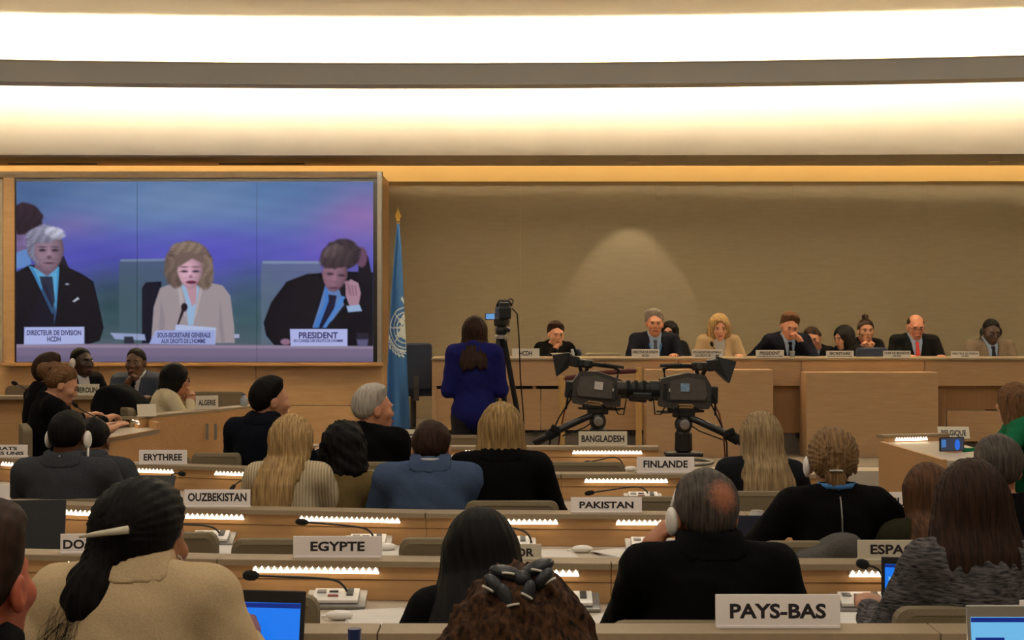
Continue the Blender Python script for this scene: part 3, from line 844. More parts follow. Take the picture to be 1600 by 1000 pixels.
v, f = poly_wall(pts, zB - .018, zB, .16); MB().raw(v, f).build('ledge', LEDGE, cd)
v, f = poly_wall([(p[0] - .02, p[1]) for p in pts], zB - .24, zB - .215, .5); MB().raw(v, f).build('worktop', TOP, cd)
for px in (325, 338):
    Y = 11.35; MB().box((PX(px, Y), Y - .03, PZ(674, Y)), (.022, .012, .125), RZ(.9), bev=.003).build('slot_handle', GREYM, cd)
sd = thing('side_desk', 'beech side desk where the woman in black types', 'desk', (0, 0, 0))
zA = .87
a_ = (PX(138, 9.5), 9.5); b_ = (PX(250, 10.55), 10.55); c_ = (PX(226, 10.95), 10.95); d_ = (PX(112, 10.1), 10.1); e_ = (PX(40, 9.3), 9.3)
MB().prism([a_, b_, c_, d_], 'z', zA - .03, zA).build('worktop', TOP, sd)
v, f = poly_wall([a_, b_], PLAT, zA + .004, .025); MB().raw(v, f).build('end_panel', WOOD, sd)
v, f = poly_wall([b_, c_], PLAT, zA + .05, .025); MB().raw(v, f).build('side_panel', WOOD, sd)
t_ = thing('led_holder', 'short glowing strip light on the side desk', 'desk light', (PX(226, 10.8), 10.62, zA + .045), math.atan2(c_[1] - b_[1], c_[0] - b_[0]))
led_strip(t_, -.05, .35, 0, .02, 10)
# background ledges at left: pale partition behind, carrying CAMEROUN
pt = thing('partition_desk', 'pale side desk carrying the CAMEROUN plate', 'desk', (PX(70, 12.1), 12.1, 0))
zc_ = PZ(618, 12.1)
MB().box((.1, .0, zc_ - .015), (1.25, .16, .03), bev=.004).build('ledge', LEDGE, pt); MB().box((.1, .03, (zc_ + PLAT) / 2 - .02), (1.2, .04, zc_ - PLAT - .03), bev=.004).build('front_panel', WOOD, pt)
# ------------------------------------------------------------------ right side desk
rd = thing('side_desk', 'beech side desk at the right, carrying the BELGIQUE plate', 'desk', (0, 0, 0))
a_ = (PX(1380, 9.5), 9.5); b_ = (PX(1480, 8.3), 8.3); c_ = (2.86, 8.3); d_ = (2.86, 9.62)
MB().prism([a_, b_, c_, d_], 'z', zA - .03, zA).build('worktop', TOP, rd)
v, f = poly_wall([b_, a_], PLAT, zA + .006, .03); MB().raw(v, f).build('side_panel', WOOD, rd)
v, f = poly_wall([a_, d_], PLAT, zA + .03, .03); MB().raw(v, f).build('front_panel', WOOD, rd)
v, f = poly_wall([(a_[0], a_[1] + .0), d_], zA + .025, zA + .045, .09); MB().raw(v, f).build('ledge', LEDGE, rd)
t_ = thing('led_holder', 'warm glowing strip light on the right side desk', 'desk light', (PX(1404, 9.4), 9.5, zA + .02), math.atan2(d_[1] - a_[1], d_[0] - a_[0]))
led_strip(t_, 0, .23, 0, .0, 12); 
# ------------------------------------------------------------------ name plates
def plate(label, lines, x, y, z, w, h, rz=0.0, tilt=-.06, sub=None, fill=.8, cap=.42, m=None, txm=None, dx=0.0):
    t = thing('name_plate', label, 'name plate', (x, y, z), rz, 'white name plates')
    M = RX(tilt)
    b = MB().box(M @ Vector((0, 0, h / 2)), (w, .006, h), M, bev=.0015)
    pl = b.build('card', m or PLATE, t)
    MB().box((0, .012, .004), (w * .98, .035, .008), bev=.002).build('foot', m or PLATE, t)
    for s_, fw, ch, cz in lines:
        o = lettering('lettering', s_, w * fw, h * ch, (dx * w, -.0036, 0), txm or INK, t)
        me = o.data
        for v in me.vertices:
            q = M @ Vector((v.co.x, v.co.y, v.co.z + h * cz)); v.co = q
    return t
def row_plate(k, px0, px1, py0, label, lines, rz=0.0, tilt=-.06, dx=0.0, m=None):
    x, Y = row_pt(k, (px0 + px1) / 2); Y += .045
    x = PX((px0 + px1) / 2, Y); w = (px1 - px0) / F * Y; z = ROWH[k]; h = PZ(py0, Y) - z
    return plate(label, lines, x, Y, z, w, h, rz, tilt, dx=dx, m=m)
one = lambda s, fw=.78, ch=.44, cz=.52: [(s, fw, ch, cz)]
PLATE2 = mat('plate_card_ivory', (0.66, 0.60, 0.46), (0.62, 0.56, 0.43), scale=6, rough=0.55)
row_plate(0, 1118, 1313, 929, 'large white PAYS-BAS name plate in the front row', one('PAYS-BAS', .77, .43, .53))
row_plate(0, -70, 44, 918, 'blank-looking white plate edge at the lower left, beside the beige jacket', [])
row_plate(0, 330, 430, 925, 'white plate half hidden behind the blue laptop in the front row', [])
row_plate(0, 1594, 1720, 938, 'white plate edge at the lower right corner', [])
row_plate(1, 95, 185, 834, 'tilted DO name plate behind the dark hair bun', one('DO', .36, .45, .5), rz=.06, dx=-.27)
row_plate(1, 458, 597, 838, 'white EGYPTE name plate on the second row', one('EGYPTE', .61, .43, .56))
row_plate(1, 700, 846, 850, 'EL SALVADOR name plate half hidden by the black-haired woman', one('EL SALVADOR', .84, .5, .5), m=PLATE2)
row_plate(1, 1008, 1150, 842, 'name plate starting with E beside the man holding his cheek', one('E', .085, .44, .52), dx=-.36)
row_plate(1, 1340, 1482, 844, 'ivory ESPAGNE name plate beside the marled sweater', one('ESPAGNE', .72, .45, .58), m=PLATE2)
row_plate(2, 288, 391, 765, 'OUZBEKISTAN name plate on the third row', one('OUZBEKISTAN', .89, .45, .6))
row_plate(2, 892, 1003, 777, 'PAKISTAN name plate on the third row', one('PAKISTAN', .76, .43, .53))
row_plate(2, 1338, 1446, 769, 'PARAGUAY name plate behind the black zip sweater', one('PARAGUAY', .84, .42, .55))
row_plate(2, -80, 15, 757, 'white plate edge at the left margin of the third row', [])
row_plate(3, -42, 43, 695, 'two-line EMIRATS ARABES UNIS name plate at the left margin', [('EMIRATS', .62, .27, .72), ('ARABES UNIS', .86, .27, .34)])
row_plate(3, 217, 292, 703, 'ERYTHREE name plate on the fourth row', one('ERYTHREE', .80, .46, .52))
row_plate(3, 643, 735, 711, 'ARGENTINE name plate half hidden by the blue suit man', one('ARGENTINE', .84, .42, .5))
row_plate(3, 995, 1085, 714, 'FINLANDE name plate on the fourth row', one('FINLANDE', .77, .44, .58))
row_plate(4, 610, 690, 671, 'NIGERIA name plate half hidden by the white-haired man', one('NIGERIA', .8, .45, .5), m=PLATE2)
row_plate(4, 904, 980, 674, 'ivory BANGLADESH name plate below the broadcast cameras', one('BANGLADESH', .88, .46, .52), m=PLATE2)
def abs_plate(label, px0, px1, py0, py1, Y, lines, rz=0.0, tilt=-.06, m=None, dx=0.0):
    z = PZ(py1, Y); return plate(label, lines, PX((px0 + px1) / 2, Y), Y, z, (px1 - px0) / F * Y / max(math.cos(rz), .3), PZ(py0, Y) - z, rz, tilt, m=m, dx=dx)
abs_plate('CAMEROUN name plate behind the woman in black', 103, 155, 600, 618, 12.07, one('CAMEROUN', .88, .46, .5), m=PLATE2)
abs_plate('small ALGERIE name plate on the curved desk', 307, 340, 618, 639.5, 11.55, one('ALGERIE', .76, .40, .5), rz=.35, m=PLATE2)
abs_plate('small tilted blank plate on the side desk beside the white jacket', 217, 243, 631, 651, 10.75, [], rz=.5, tilt=-.3, m=PLATE2)
abs_plate('ivory BELGIQUE card leaning back on the right side desk', 1467, 1515, 665, 686, 9.66, one('BELGIQUE', .78, .45, .5), tilt=-.5, rz=-.1, m=PLATE2)
# podium plates
pz = lambda p: PZ(p, PY)
ZT = PZ(559.5, PY - .03)
def pod_plate(px0, px1, py0, label, lines):
    Y = PY + .05; plate(label, lines, PX((px0 + px1) / 2, Y), Y, ZT, (px1 - px0) / F * Y, PZ(py0, Y) - ZT, 0, -.06, m=WHITEP)
pod_plate(800, 843, 544.5, 'HCDH plate at the left end of the podium', one('HCDH', .45, .5, .5))
pod_plate(987, 1030, 545.5, 'DIRECTEUR DE DIVISION plate before the grey-haired man', [('DIRECTEUR DE DIVISION', .92, .32, .68), ('HCDH', .25, .3, .27)])
pod_plate(1081, 1129, 546, 'SOUS-SECRETAIRE GENERALE plate before the blonde speaker', [('SOUS-SECRETAIRE GENERALE', .92, .3, .68), ("AUX DROITS DE L'HOMME", .78, .3, .28)])
pod_plate(1181, 1225, 547, 'PRESIDENT plate on the podium', [('PRESIDENT', .72, .42, .62), ("DU CONSEIL DES DROITS DE L'HOMME", .9, .18, .2)])
pod_plate(1291, 1334, 548, 'SECRETAIRE plate on the podium', [('SECRETAIRE', .76, .40, .62), ("DU CONSEIL DES DROITS DE L'HOMME", .88, .18, .2)])
pod_plate(1380, 1423, 548, 'CHEF DE BRANCHE plate before the bald man', [('CHEF DE BRANCHE', .9, .32, .68), ('HCDH', .28, .3, .27)])
pod_plate(1486, 1530, 549, 'DIRECTEUR DE DIVISION plate at the right end of the podium', [('DIRECTEUR DE DIVISION', .92, .32, .68), ('HCDH', .25, .3, .27)])
# ------------------------------------------------------------------ microphones, consoles, earpieces
def mic(label, pts, Y, base_z, hr=.013, base=True, stemr=.0042):
    """gooseneck through pixel points (base first, foam head last) standing at depth Y"""
    w = [P(px, py, Y + dy) for (px, py, dy) in pts]
    t = thing('microphone', label, 'microphone', (w[0].x, w[0].y, base_z), 0, 'gooseneck microphones')
    o = Vector(t.location)
    loc = [q - o for q in w]; loc[0] = Vector((0, 0, .004))
    # smooth curve through the points
    sm = smooth_prof([tuple(q) for q in loc], 6)
    b = MB().tube(sm, [stemr * 1.9 if i % 3 == 0 and i > len(sm) * .35 else stemr for i in range(len(sm))] if False else stemr, 7); b.build('gooseneck', BLACKP, t, True)
    d = (loc[-1] - Vector(sm[-3])).normalized()
    M = d.to_track_quat('Z', 'Y').to_matrix()
    MB().lathe([(.003, -.012), (.008, -.008), (hr, .002), (hr * 1.08, .018), (hr * .9, .034), (hr * .45, .042)], loc[-1] - d * .02, 12, M).build('foam', RUBBER, t, True)
    MB().lathe([(.016, 0), (.016, .012), (.009, .02), (.006, .035)], (0, 0, 0), 12).build('base', BLACKP, t)
    return t
def console(label, x, y, z, rz=0.0, w=.15):
    t = thing('console', label, 'console', (x, y, z), rz, 'delegate consoles')
    M = RX(.30)
    MB().box((0, 0, .012), (w + .05, .115, .012), M, bev=.003).build('tray', GREYM, t)
    MB().box(M @ Vector((0, 0, .012)) + Vector((0, 0, .014)), (w, .085, .012), M, bev=.003).build('panel', WHITEP, t)
    for i, (bx, by, sx, sy, m) in enumerate(((-.05, .015, .03, .02, GREYM), (-.01, .015, .03, .008, BLACKP), (-.01, -.015, .035, .008, mat('red_button', (.3, .04, .03))), (.045, .01, .022, .045, CHARC))):
        MB().box(M @ Vector((bx * w / .15, by, .02)) + Vector((0, 0, .014)), (sx, sy, .005), M, bev=.001).build('button', m, t)
    return t
def earpiece(label, x, y, z, rz=0.0):
    t = thing('earpiece', label, 'earpiece', (x, y, z), rz, 'earpieces on the desks')
    MB().ell((0, 0, .016), (.045, .022, .016)).build('shell', WHITEP, t, True)
    MB().tube([(-.03, .0, .012), (-.06, .03, .006), (-.04, .07, .005), (.02, .09, .005)], .003, 6).build('cord', WHITEP, t, True)
    return t
def wtop(k): return ROWH[k] - .14
def on_row(k, px, back): # point on worktop, 'back' metres before the panel
    x, Y = row_pt(k, px); Y -= back; return PX(px, Y), Y, wtop(k)
def row_mic(k, pts, label, back=.07, hr=.013):
    x, y, z = on_row(k, pts[0][0], back)
    return mic(label, pts, y, z, hr)
row_mic(1, [(548, 955, 0), (543, 925, 0), (527, 908, -.01), (490, 903, -.04), (440, 901, -.07), (390, 899, -.1)], 'black gooseneck microphone below the EGYPTE plate', hr=.0165)
row_mic(2, [(585, 850, 0), (582, 836, 0), (570, 826, -.01), (540, 821, -.03), (505, 818, -.05), (470, 815.5, -.08)], 'black gooseneck microphone above the EGYPTE plate')
row_mic(2, [(349, 852, 0), (346, 838, 0), (336, 826, -.01), (318, 821, -.03), (296, 820, -.05), (270, 819, -.08)], 'gooseneck microphone below the OUZBEKISTAN plate')
row_mic(2, [(830, 855, 0), (829, 843, 0), (822, 832, -.01), (805, 826, -.03), (780, 823, -.05), (745, 821, -.08)], 'gooseneck microphone behind the black-haired woman')
row_mic(2, [(1310, 850, 0), (1306, 840, 0), (1295, 833, -.02), (1260, 829, -.04), (1230, 828, -.05), (1203, 828, -.08)], 'gooseneck microphone beside the white can')
row_mic(3, [(1014, 782, 0), (1012, 770, 0), (1002, 762, -.01), (985, 761, -.03), (950, 766, -.05), (920, 770.5, -.08)], 'gooseneck microphone above the PAKISTAN plate', hr=.012)
row_mic(4, [(974, 733, 0), (972, 723, 0), (964, 715.5, -.01), (952, 715, -.02), (935, 719, -.04), (915, 723, -.08)], 'gooseneck microphone left of the FINLANDE plate', hr=.011)
row_mic(3, [(412, 775, 0), (405, 760, 0), (395, 752, -.01), (378, 751, -.02), (368, 757, -.03), (362, 764, -.05)], 'gooseneck microphone beside the blonde woman in cream', hr=.011)
row_mic(3, [(262, 772, 0), (263, 756, 0), (266, 745, -.01), (272, 740, -.02), (278, 739.5, -.03), (285, 740.5, -.05)], 'gooseneck microphone below the ERYTHREE plate')
row_mic(1, [(190, 950, 0), (187, 925, 0), (175, 908, -.01), (150, 902, -.03), (120, 900, -.05), (88, 899, -.08)], 'gooseneck microphone left of the beige jacket', hr=.0155)
row_mic(1, [(1376, 945, 0), (1379, 918, 0), (1378, 900, -.01), (1373, 891, -.02), (1365, 886, -.03), (1347, 881, -.06)], 'gooseneck microphone before the ESPAGNE plate', hr=.0155)
mic('thin gooseneck microphone at the far left margin', [(45, 618, 0), (43, 612, 0), (38, 607, 0), (32, 603, 0), (27, 600.5, 0), (22, 598.5, 0)], 12.1, zc_, hr=.016)
mic('gooseneck microphone on the desk of the typing woman', [(160, 668, 0), (153, 655, 0), (144, 649, 0), (132, 643, 0), (124, 638, 0), (117, 632, 0)], 10.6, zA, hr=.014)
mic('gooseneck microphone before the blonde speaker', [(1120, 559, 0), (1119, 552, 0), (1117, 546, 0), (1115, 543, 0), (1113, 540, 0), (1112, 537, 0)], 14.85, ZT, hr=.016)
for k, px, lab in ((1, 541, 'grey console below the EGYPTE plate'), (2, 345, 'grey console below the OUZBEKISTAN plate'), (2, 1030, 'grey console beside the E name plate'), (1, 1362, 'grey console below the ESPAGNE plate'), (1, 905, 'grey console beside the curly-haired woman'), (3, 1020, 'grey console above the PAKISTAN plate'), (2, 590, 'grey console behind the EGYPTE plate'), (2, 815, 'grey console beside the EL SALVADOR plate')):
    x, y, z = on_row(k, px - 15, .085); console(lab, x, y, z + .012)
for k, px, bk, lab, r in ((1, 530, .30, 'white earpiece on the desk below EGYPTE', 0), (2, 603, .14, 'white earpiece peeking out right of EGYPTE', .3), (2, 910, .13, 'pale earpiece lying alone on the third row desk', 0), (4, 985, .12, 'white earpiece left of the FINLANDE plate', .4)):
    x, y, z = on_row(k, px, bk); earpiece(lab, x, y, z, r)
# papers
def paper(label, x, y, z, w, d, rz, n=1, m=None):
    b = MB()
    for i in range(n):
        M = RZ(rz + (i * .11 - .05 if n > 1 else 0)); b.box((x * 0 + .004 * i, 0, .0012 + .003 * i), (w, d, .0018), M)
    o = b.build('paper_sheets', m or PAPER); o.location = (x, y, z); return tag(o, label, 'papers', 'papers on the desks')
for k, px, bk, w, d, rz, n, lab in ((2, 985, .20, .22, .28, .3, 4, 'stack of papers on the third row desk beside the E plate'), (1, 590, .28, .21, .29, .2, 2, 'papers on the desk below the EGYPTE plate'), (2, 360, .22, .21, .28, -.2, 2, 'papers below the OUZBEKISTAN plate'), (1, 975, .30, .2, .28, .9, 1, 'sheet of paper at the elbow of the man in black'), (1, 1325, .26, .21, .29, .5, 2, 'white papers right of the PAYS-BAS plate'), (2, 615, .16, .21, .28, 0, 1, 'sheet of paper right of the EGYPTE plate'), (2, 860, .2, .21, .28, .1, 1, 'sheet of paper right of the EL SALVADOR plate')):
    x, y, z = on_row(k, px, bk); paper(lab, x, y, z, w, d, rz, n)
x, y, z = on_row(2, 75, .36); paper('fanned papers beside the black laptop', x, y, z + .01, .22, .3, .5, 4)
# ------------------------------------------------------------------ laptops
def laptop(label, x, y, z, rz, w=.33, d=.23, open_a=1.9, body=BLACKP, scr=SCRBLUE, bar=SCRNAVY, screen=True):
    """screen faces local -Y (towards the user at -Y)"""
    t = thing('laptop', label, 'laptop', (x, y, z), rz)
    MB().box((0, 0, .009), (w, d, .016), bev=.004).build('base', body, t)
    MB().box((0, -.02, .018), (w * .86, d * .45, .003)).build('keyboard', CHARC, t)
    M = RX(-(open_a - PI / 2)); hgt = d * .98; o = Vector((0, d / 2, .014))
    MB().box(o + M @ Vector((0, 0, hgt / 2)), (w, .009, hgt), M, bev=.003).build('lid', body, t)
    if screen:
        s_ = MB().box(o + M @ Vector((0, -.0052, hgt * .47)), (w * .93, .002, hgt * .80), M).build('screen', scr, t)
        MB().box(o + M @ Vector((0, -.0066, hgt * .84)), (w * .93, .001, hgt * .05), M).build('title_bar', bar, t)
        MB().box(o + M @ Vector((-w * .30, -.0066, hgt * .40)), (w * .26, .001, hgt * .5), M).build('side_pane', SCRPALE if scr is SCRBLUE else bar, t)
    return t
x, y = PX(350, 3.25), 3.25; laptop('black laptop with a blue screen beside the beige jacket', PX(352, 3.4), 3.4, PZ(938, 3.4) - .24, -.12, w=.30, open_a=1.75)
laptop('black laptop with a blue screen before the marled sweater woman', PX(1456, 4.66), 4.62, wtop(1), -.2, w=.32, d=.185, open_a=1.70)
laptop('silver laptop with a pale screen at the lower right corner', PX(1615, 3.25), 3.2, PZ(966, 3.2) - .215, .0, w=.25, d=.21, open_a=1.7, body=SILVER, scr=SCRPALE, bar=SCRNAVY)
laptop('large black laptop with a dark screen at the left margin', PX(20, 5.8), 5.72, wtop(2), .12, w=.40, d=.23, open_a=1.8, screen=False)
laptop('dark laptop open below the ERYTHREE plate', PX(232, 7.5), 7.35, wtop(3), -.1, w=.26, d=.16, open_a=2.0, screen=False)
laptop('dark blue folder-thin laptop beside the white can', PX(1180, 5.6), 5.58, wtop(2), 0, w=.24, d=.19, open_a=1.75, body=mat('navy_lid', (.012, .016, .04), rough=.5), screen=False)
laptop('dark laptop with a blue screen behind the long straight-haired woman', PX(1118, 7.4), 7.36, wtop(3), .2, w=.22, d=.13, open_a=1.8)
# can, bottles
t = thing('drink_can', 'tall white can beside the man in black', 'can', (PX(1183, 5.75), 5.75, wtop(2)))
hc_ = PZ(798, 5.75) - wtop(2)
MB().lathe([(.024, 0), (.031, .008), (.031, hc_ - .016), (.026, hc_ - .003), (.025, hc_)], n=18).build('can_body', mat('can_white', (.50, .47, .42), (.46, .43, .38), scale=12, rough=.35), t, False)
MB().lathe([(.001, hc_), (.025, hc_ + .001), (.025, hc_ - .002)], n=18).build('lid', SILVER, t)
def bottle(label, x, y, z, h, r, cap=None):
    t = thing('water_bottle', label, 'bottle', (x, y, z))
    MB().lathe([(r * .9, 0), (r, .01), (r, h * .6), (r * .4, h * .82), (r * .4, h * .9)], n=14).build('bottle_body', GLASSB, t, True)
    MB().lathe([(r * .46, h * .88), (r * .46, h), (r * .3, h)], n=14).build('cap', cap or BLUECAP, t)
bottle('water bottle with blue cap at the bottom edge', PX(554, 3.15), 3.15, PZ(982, 3.15) - .2, .2, .032)
bottle('small clear bottle on the curved desk', PX(381, 11.95), 11.95, .95, .10, .03)
t = thing('water_carafe', 'clear water glass beside the president', 'glass', (PX(1238, PY + .2), PY + .2, ZT))
MB().lathe([(.022, 0), (.028, .06), (.026, .065), (.02, .004)], n=14).build('tumbler', GLASSB, t, True)
# ------------------------------------------------------------------ chairs
def chair_meshes():
    b = MB(); w, h, r = .23, .24, .042   # backrest: rounded, slightly dished slab
    out = []
    for (cx, cz, a0) in ((w - r, h - r, 0), (-w + r, h - r, PI / 2), (-w + r * .6, -h + r * .6, PI), (w - r * .6, -h + r * .6, 1.5 * PI)):
        rr = r if cz > 0 else r * .6
        for k in range(5):
            a = a0 + k * PI / 8; out.append((cx + rr * math.cos(a), cz + rr * math.sin(a)))
    vs = []; n = len(out)
    for (dy, sc) in ((-.035, .93), (-.028, 1.0), (.015, 1.0), (.028, .95)):
        for x, z in out: vs.append((x * sc, dy + .22 * x * x, z * sc))
    fs = [tuple(range(n - 1, -1, -1)), tuple(range(3 * n, 4 * n))]
    for L in range(3):
        for i in range(n): fs.append((L * n + i, L * n + (i + 1) % n, (L + 1) * n + (i + 1) % n, (L + 1) * n + i))
    return vs, fs
CB = chair_meshes()
CH = {}
def chair(label, px, ptop, Y, floor=0.0, m=None, rz=0.0, wscale=1.0, name='conference_chair', group='audience chairs', lab2=None):
    m = m or BEIGE; top = PZ(ptop, Y) - floor
    t = thing(name, label, 'chair', (PX(px, Y), Y, floor), rz, group)
    t.location = Vector((PX(px, Y), Y, floor)) + RZ(rz) @ Vector((0, .22, 0))
    key = m.name
    if key not in CH:
        c = {}
        c['backrest'] = MB().raw(*CB).build('backrest', m).data
        c['seat'] = MB().box((0, 0, 0), (.46, .44, .09), bev=.03).build('seat', m).data
        c['column'] = MB().lathe([(.03, 0), (.03, .33), (.06, .34)], n=12).build('column', CHARC).data
        b = MB()
        for a in range(5):
            M = RZ(a * 2 * PI / 5); b.box(M @ Vector((0, .14, .05)), (.045, .28, .03), M, bev=.006); b.ell(M @ Vector((0, .27, .028)), (.02, .028, .028), M, 8, 6)
        c['base'] = b.build('base', CHARC).data
        b = MB(); b.box((0, -.235, .48), (.06, .02, .26), bev=.004); c['back_bar'] = b.build('back_bar', CHARC).data
        for nm in c:
            for o in list(bpy.data.objects):
                if o.data == c[nm]: bpy.data.objects.remove(o)
        CH[key] = c
    for nm, me in CH[key].items():
        o = bpy.data.objects.new(nm, me); COL.objects.link(o); o.parent = t
        if nm == 'backrest': o.location = (0, -.22, top - .24); o.scale = (wscale, 1, 1)
        if nm == 'seat': o.location = (0, 0, .44)
        if nm == 'base': o.location = (0, 0, 0)
        if nm == 'column': o.location = (0, 0, .06)
    return t
chair('beige chair behind the man in black with his hand on his cheek', 1085, 971, 3.98)
chair('beige chair behind the marled sweater woman', 1530, 949, 3.98, wscale=1.0)
chair('beige chair right of the blue laptop in the second row', 392, 931, 3.98, wscale=.8)
chair('beige chair left of the OUZBEKISTAN console', 262, 832, 5.4, wscale=.8)
chair('empty beige chair left of the EGYPTE plate', 442, 842, 5.32, wscale=.8)
chair('empty beige chair right of the EGYPTE plate', 700, 841, 5.2, wscale=.75)
chair('beige chair under the grey coat', 1290, 846, 5.2)
chair('beige chair behind the grey-haired man in black at right', 1570, 856, 5.2)
chair('beige chair between the cream sweater and the olive jacket', 537, 774, 6.78, wscale=.45)
chair('beige chair behind the blonde bob woman', 800, 783, 6.45, wscale=.9)
chair('beige chair right of the PAKISTAN plate', 1002, 776, 6.45, wscale=1.05)
chair('beige chair behind the long straight-haired woman', 1205, 768, 6.45, wscale=.85)
chair('beige chair behind the grey suit man at left', 90, 780, 6.82)
chair('empty beige chair left of the FINLANDE plate', 914, 722, 7.98, wscale=.95)
chair('beige chair between the ERYTHREE plate and the dark-haired man', 338, 708, 8.3, wscale=.60)
chair('beige chair behind the white-haired man', 590, 722, 7.95, wscale=.8)
chair('beige chair beyond the NIGERIA plate', 716, 680, 9.6, wscale=.6)
chair('beige chair at the far left behind the woman in black', -22, 655, 9.35, PLAT, rz=-1.2)
chair('beige chair right behind the typing woman in black', 38, 664, 9.3, PLAT, rz=-1.2, wscale=.8)
chair('beige chair with a slanted back beside the black coat', 193, 636, 10.9, PLAT, rz=-1.0, wscale=.8)
chair('pale chair back behind the man with headphones', 60, 602, 12.8, PLAT, rz=0.1, wscale=1.2)
chair('pale chair back right of the woman in white', 335, 612, 12.6, PLAT, rz=.1, wscale=1.15)
chair('empty navy office chair beside the flag', 650, 536, 15.2, DAIS2, m=NAVYC, rz=.2, wscale=.72, name='office_chair', group='podium chairs')
chair('navy chair behind the man with the HCDH plate', 878, 545, 15.65, DAIS2, m=NAVYC, rz=PI - .1, wscale=.9, name='office_chair', group='podium chairs')
chair('navy chair behind the blonde speaker', 1132, 536, 15.7, DAIS2, m=NAVYC, rz=PI, wscale=.78, name='office_chair', group='podium chairs')
chair('navy chair before the woman with the top bun', 1362, 543, 15.05, DAIS2, m=NAVYC, rz=PI, wscale=.7, name='office_chair', group='podium chairs')
chair('navy chair behind the bald man', 1445, 541, 15.7, DAIS2, m=NAVYC, rz=PI, wscale=.85, name='office_chair', group='podium chairs')
chair('low grey chair back between the HCDH man and the director', 943, 551, 15.6, DAIS2, m=mat('grey_upholstery', (.22, .18, .12), rough=.9), rz=PI, wscale=.85, name='office_chair', group='podium chairs')
def zpy(z, Y): return YH + (HC - z) * F / Y
chair('beige chair under the woman in the green jacket', 1618, zpy(.98, 8.72), 8.72, PLAT, rz=1.30)
for lab, px, Y in (('low beige chair under the bending black-haired woman', 752, 3.96), ('low beige chair under the man in the blue suit', 674, 6.47), ('low beige chair under the blonde woman in cream', 458, 6.52), ('low beige chair under the dark-haired man looking right', 408, 8.16), ('low beige chair under the half hidden brown-haired woman', 1449, 5.22)):
    chair(lab, px, zpy(.80, Y), Y)
for lab, px in (('navy chair under the grey-haired man in navy', 1023), ('navy chair under the president', 1236), ('navy chair under the woman behind the SECRETAIRE plate', 1318), ('navy chair under the man in the taupe suit', 1549)):
    chair(lab, px, zpy(1.25, 15.65), 15.65, DAIS2, m=NAVYC, rz=PI, wscale=.8, name='office_chair', group='podium chairs')
# grey coat over a chair, black coat over a chair (draped cloth)
def coat(label, px, ptop, Y, w, h, d, m, rz=0.0, ph=0.0):
    def fn(p):
        x, y, z = p[..., 0], p[..., 1], p[..., 2]
        wz = w * (1 - .18 * np.clip(z / h, 0, 1)); q = np.sqrt((x / wz) ** 4 + (y / d) ** 4) ** .5
        e = (q - 1) * d
        top_ = h * (.93 + .07 * np.sin(x / w * 3 + ph)) - .35 * h * np.clip(np.abs(x) / w - .45, 0, 1) ** 1.3
        e = smax(e, z - top_, .05); e = np.maximum(e, -z)
        return e + .010 * np.sin(x * 34 + 7 * z + ph) * np.clip(1.2 - z / h, 0, 1) + .008 * wob(p, 22, ph)
    v, q = mesh_of(fn, (-w * 1.2, -d * 1.4, -.02), (w * 1.2, d * 1.4, h * 1.1), .016)
    o = np_mesh('coat', v, q, m); o.location = (PX(px, Y), Y, PZ(ptop, Y) - h); o.rotation_euler = (0, 0, rz)
    return tag(o, label, 'coat')
coat('grey wool coat draped over a chair beside the ESPAGNE plate', 1294, 833, 5.18, .20, .42, .075, cloth('grey_coat', (88, 85, 80), (72, 70, 66)), 0, .5)
coat('black coat draped over a chair below the man with his hand on his chin', 186, 601, 11.0, .24, .4, .10, cloth('black_coat', (20, 20, 22)), -.3, 2.0)
# ------------------------------------------------------------------ flag on a pole
fx = PX(622, 15.0); FY = 15.0
fl = thing('flag', 'blue flag with a white emblem hanging on a gold-tipped pole beside the screen', 'flag', (fx, FY, .15))
z0 = .15
MB().tube([(0, 0, 0), (0, 0, PZ(346, FY) - z0)], .016, 10).build('pole', BLACKP, fl, True)
MB().lathe([(.16, 0), (.16, .03), (.05, .06), (.025, .1)], n=20).build('foot', GOLD, fl)
zf = PZ(349, FY) - z0
ft = MB().lathe([(.012, -.01), (.02, 0), (.012, .02), (.022, .035), (.006, .045)], (0, 0, zf), 12); ft.build('finial_collar', GOLD, fl, True)
b = MB(); hz = PZ(321, FY) - PZ(343, FY); sh = [(-.006, 0), (-.034, .30), (-.010, .62), (0, 1.0), (.010, .62), (.034, .30), (.006, 0)]
b.prism([(x_, zf + .03 + q * hz) for x_, q in sh], 'y', -.008, .008).build('finial_spear', GOLD, fl)
# cloth: narrow at the top, falling in folds; emblem printed as vertex colours
NU, NV = 90, 340
ztop_, zbot_ = PZ(350, FY) - z0, PZ(668, FY) - z0
def flag_edges(v):   # v 0 top .. 1 bottom -> left/right pixel
    l = np.interp(v, [0, .1, .35, .7, 1], [621, 618, 612, 606, 604.5]); r = np.interp(v, [0, .1, .35, .7, 1], [624, 627, 631, 636.5, 641]); return l, r
uu, vv = np.meshgrid(np.linspace(0, 1, NU), np.linspace(0, 1, NV), indexing='ij')
l, r = flag_edges(vv)
xpix = l + (r - l) * uu
wid = (r - l) / F * FY
yy = -.02 - .045 * np.sqrt(vv) * np.sin(uu * PI) - .028 * vv ** .5 * np.sin(uu * 2 * PI * 1.6 + 1.2 + vv * .8)
zz = ztop_ + (zbot_ - ztop_) * (vv * (1 - .012 * np.sin(uu * 7)) + .016 * vv * uu)
Vf = np.stack([PX(xpix, FY) - fx, yy, zz], -1).reshape(-1, 3)
ypix = YH - (zz + z0 - HC) * F / FY
base = np.array(rgb(48, 104, 168)); whitec = np.array((.70, .78, .80))
mask = np.zeros_like(uu)
cx, cy, RX_, RY_ = 634.5, 512.0, 25.0, 33.0   # emblem centre; the flag folds it, so only its left part shows
ex = (xpix - cx) / RX_; ey = (ypix - cy) / RY_
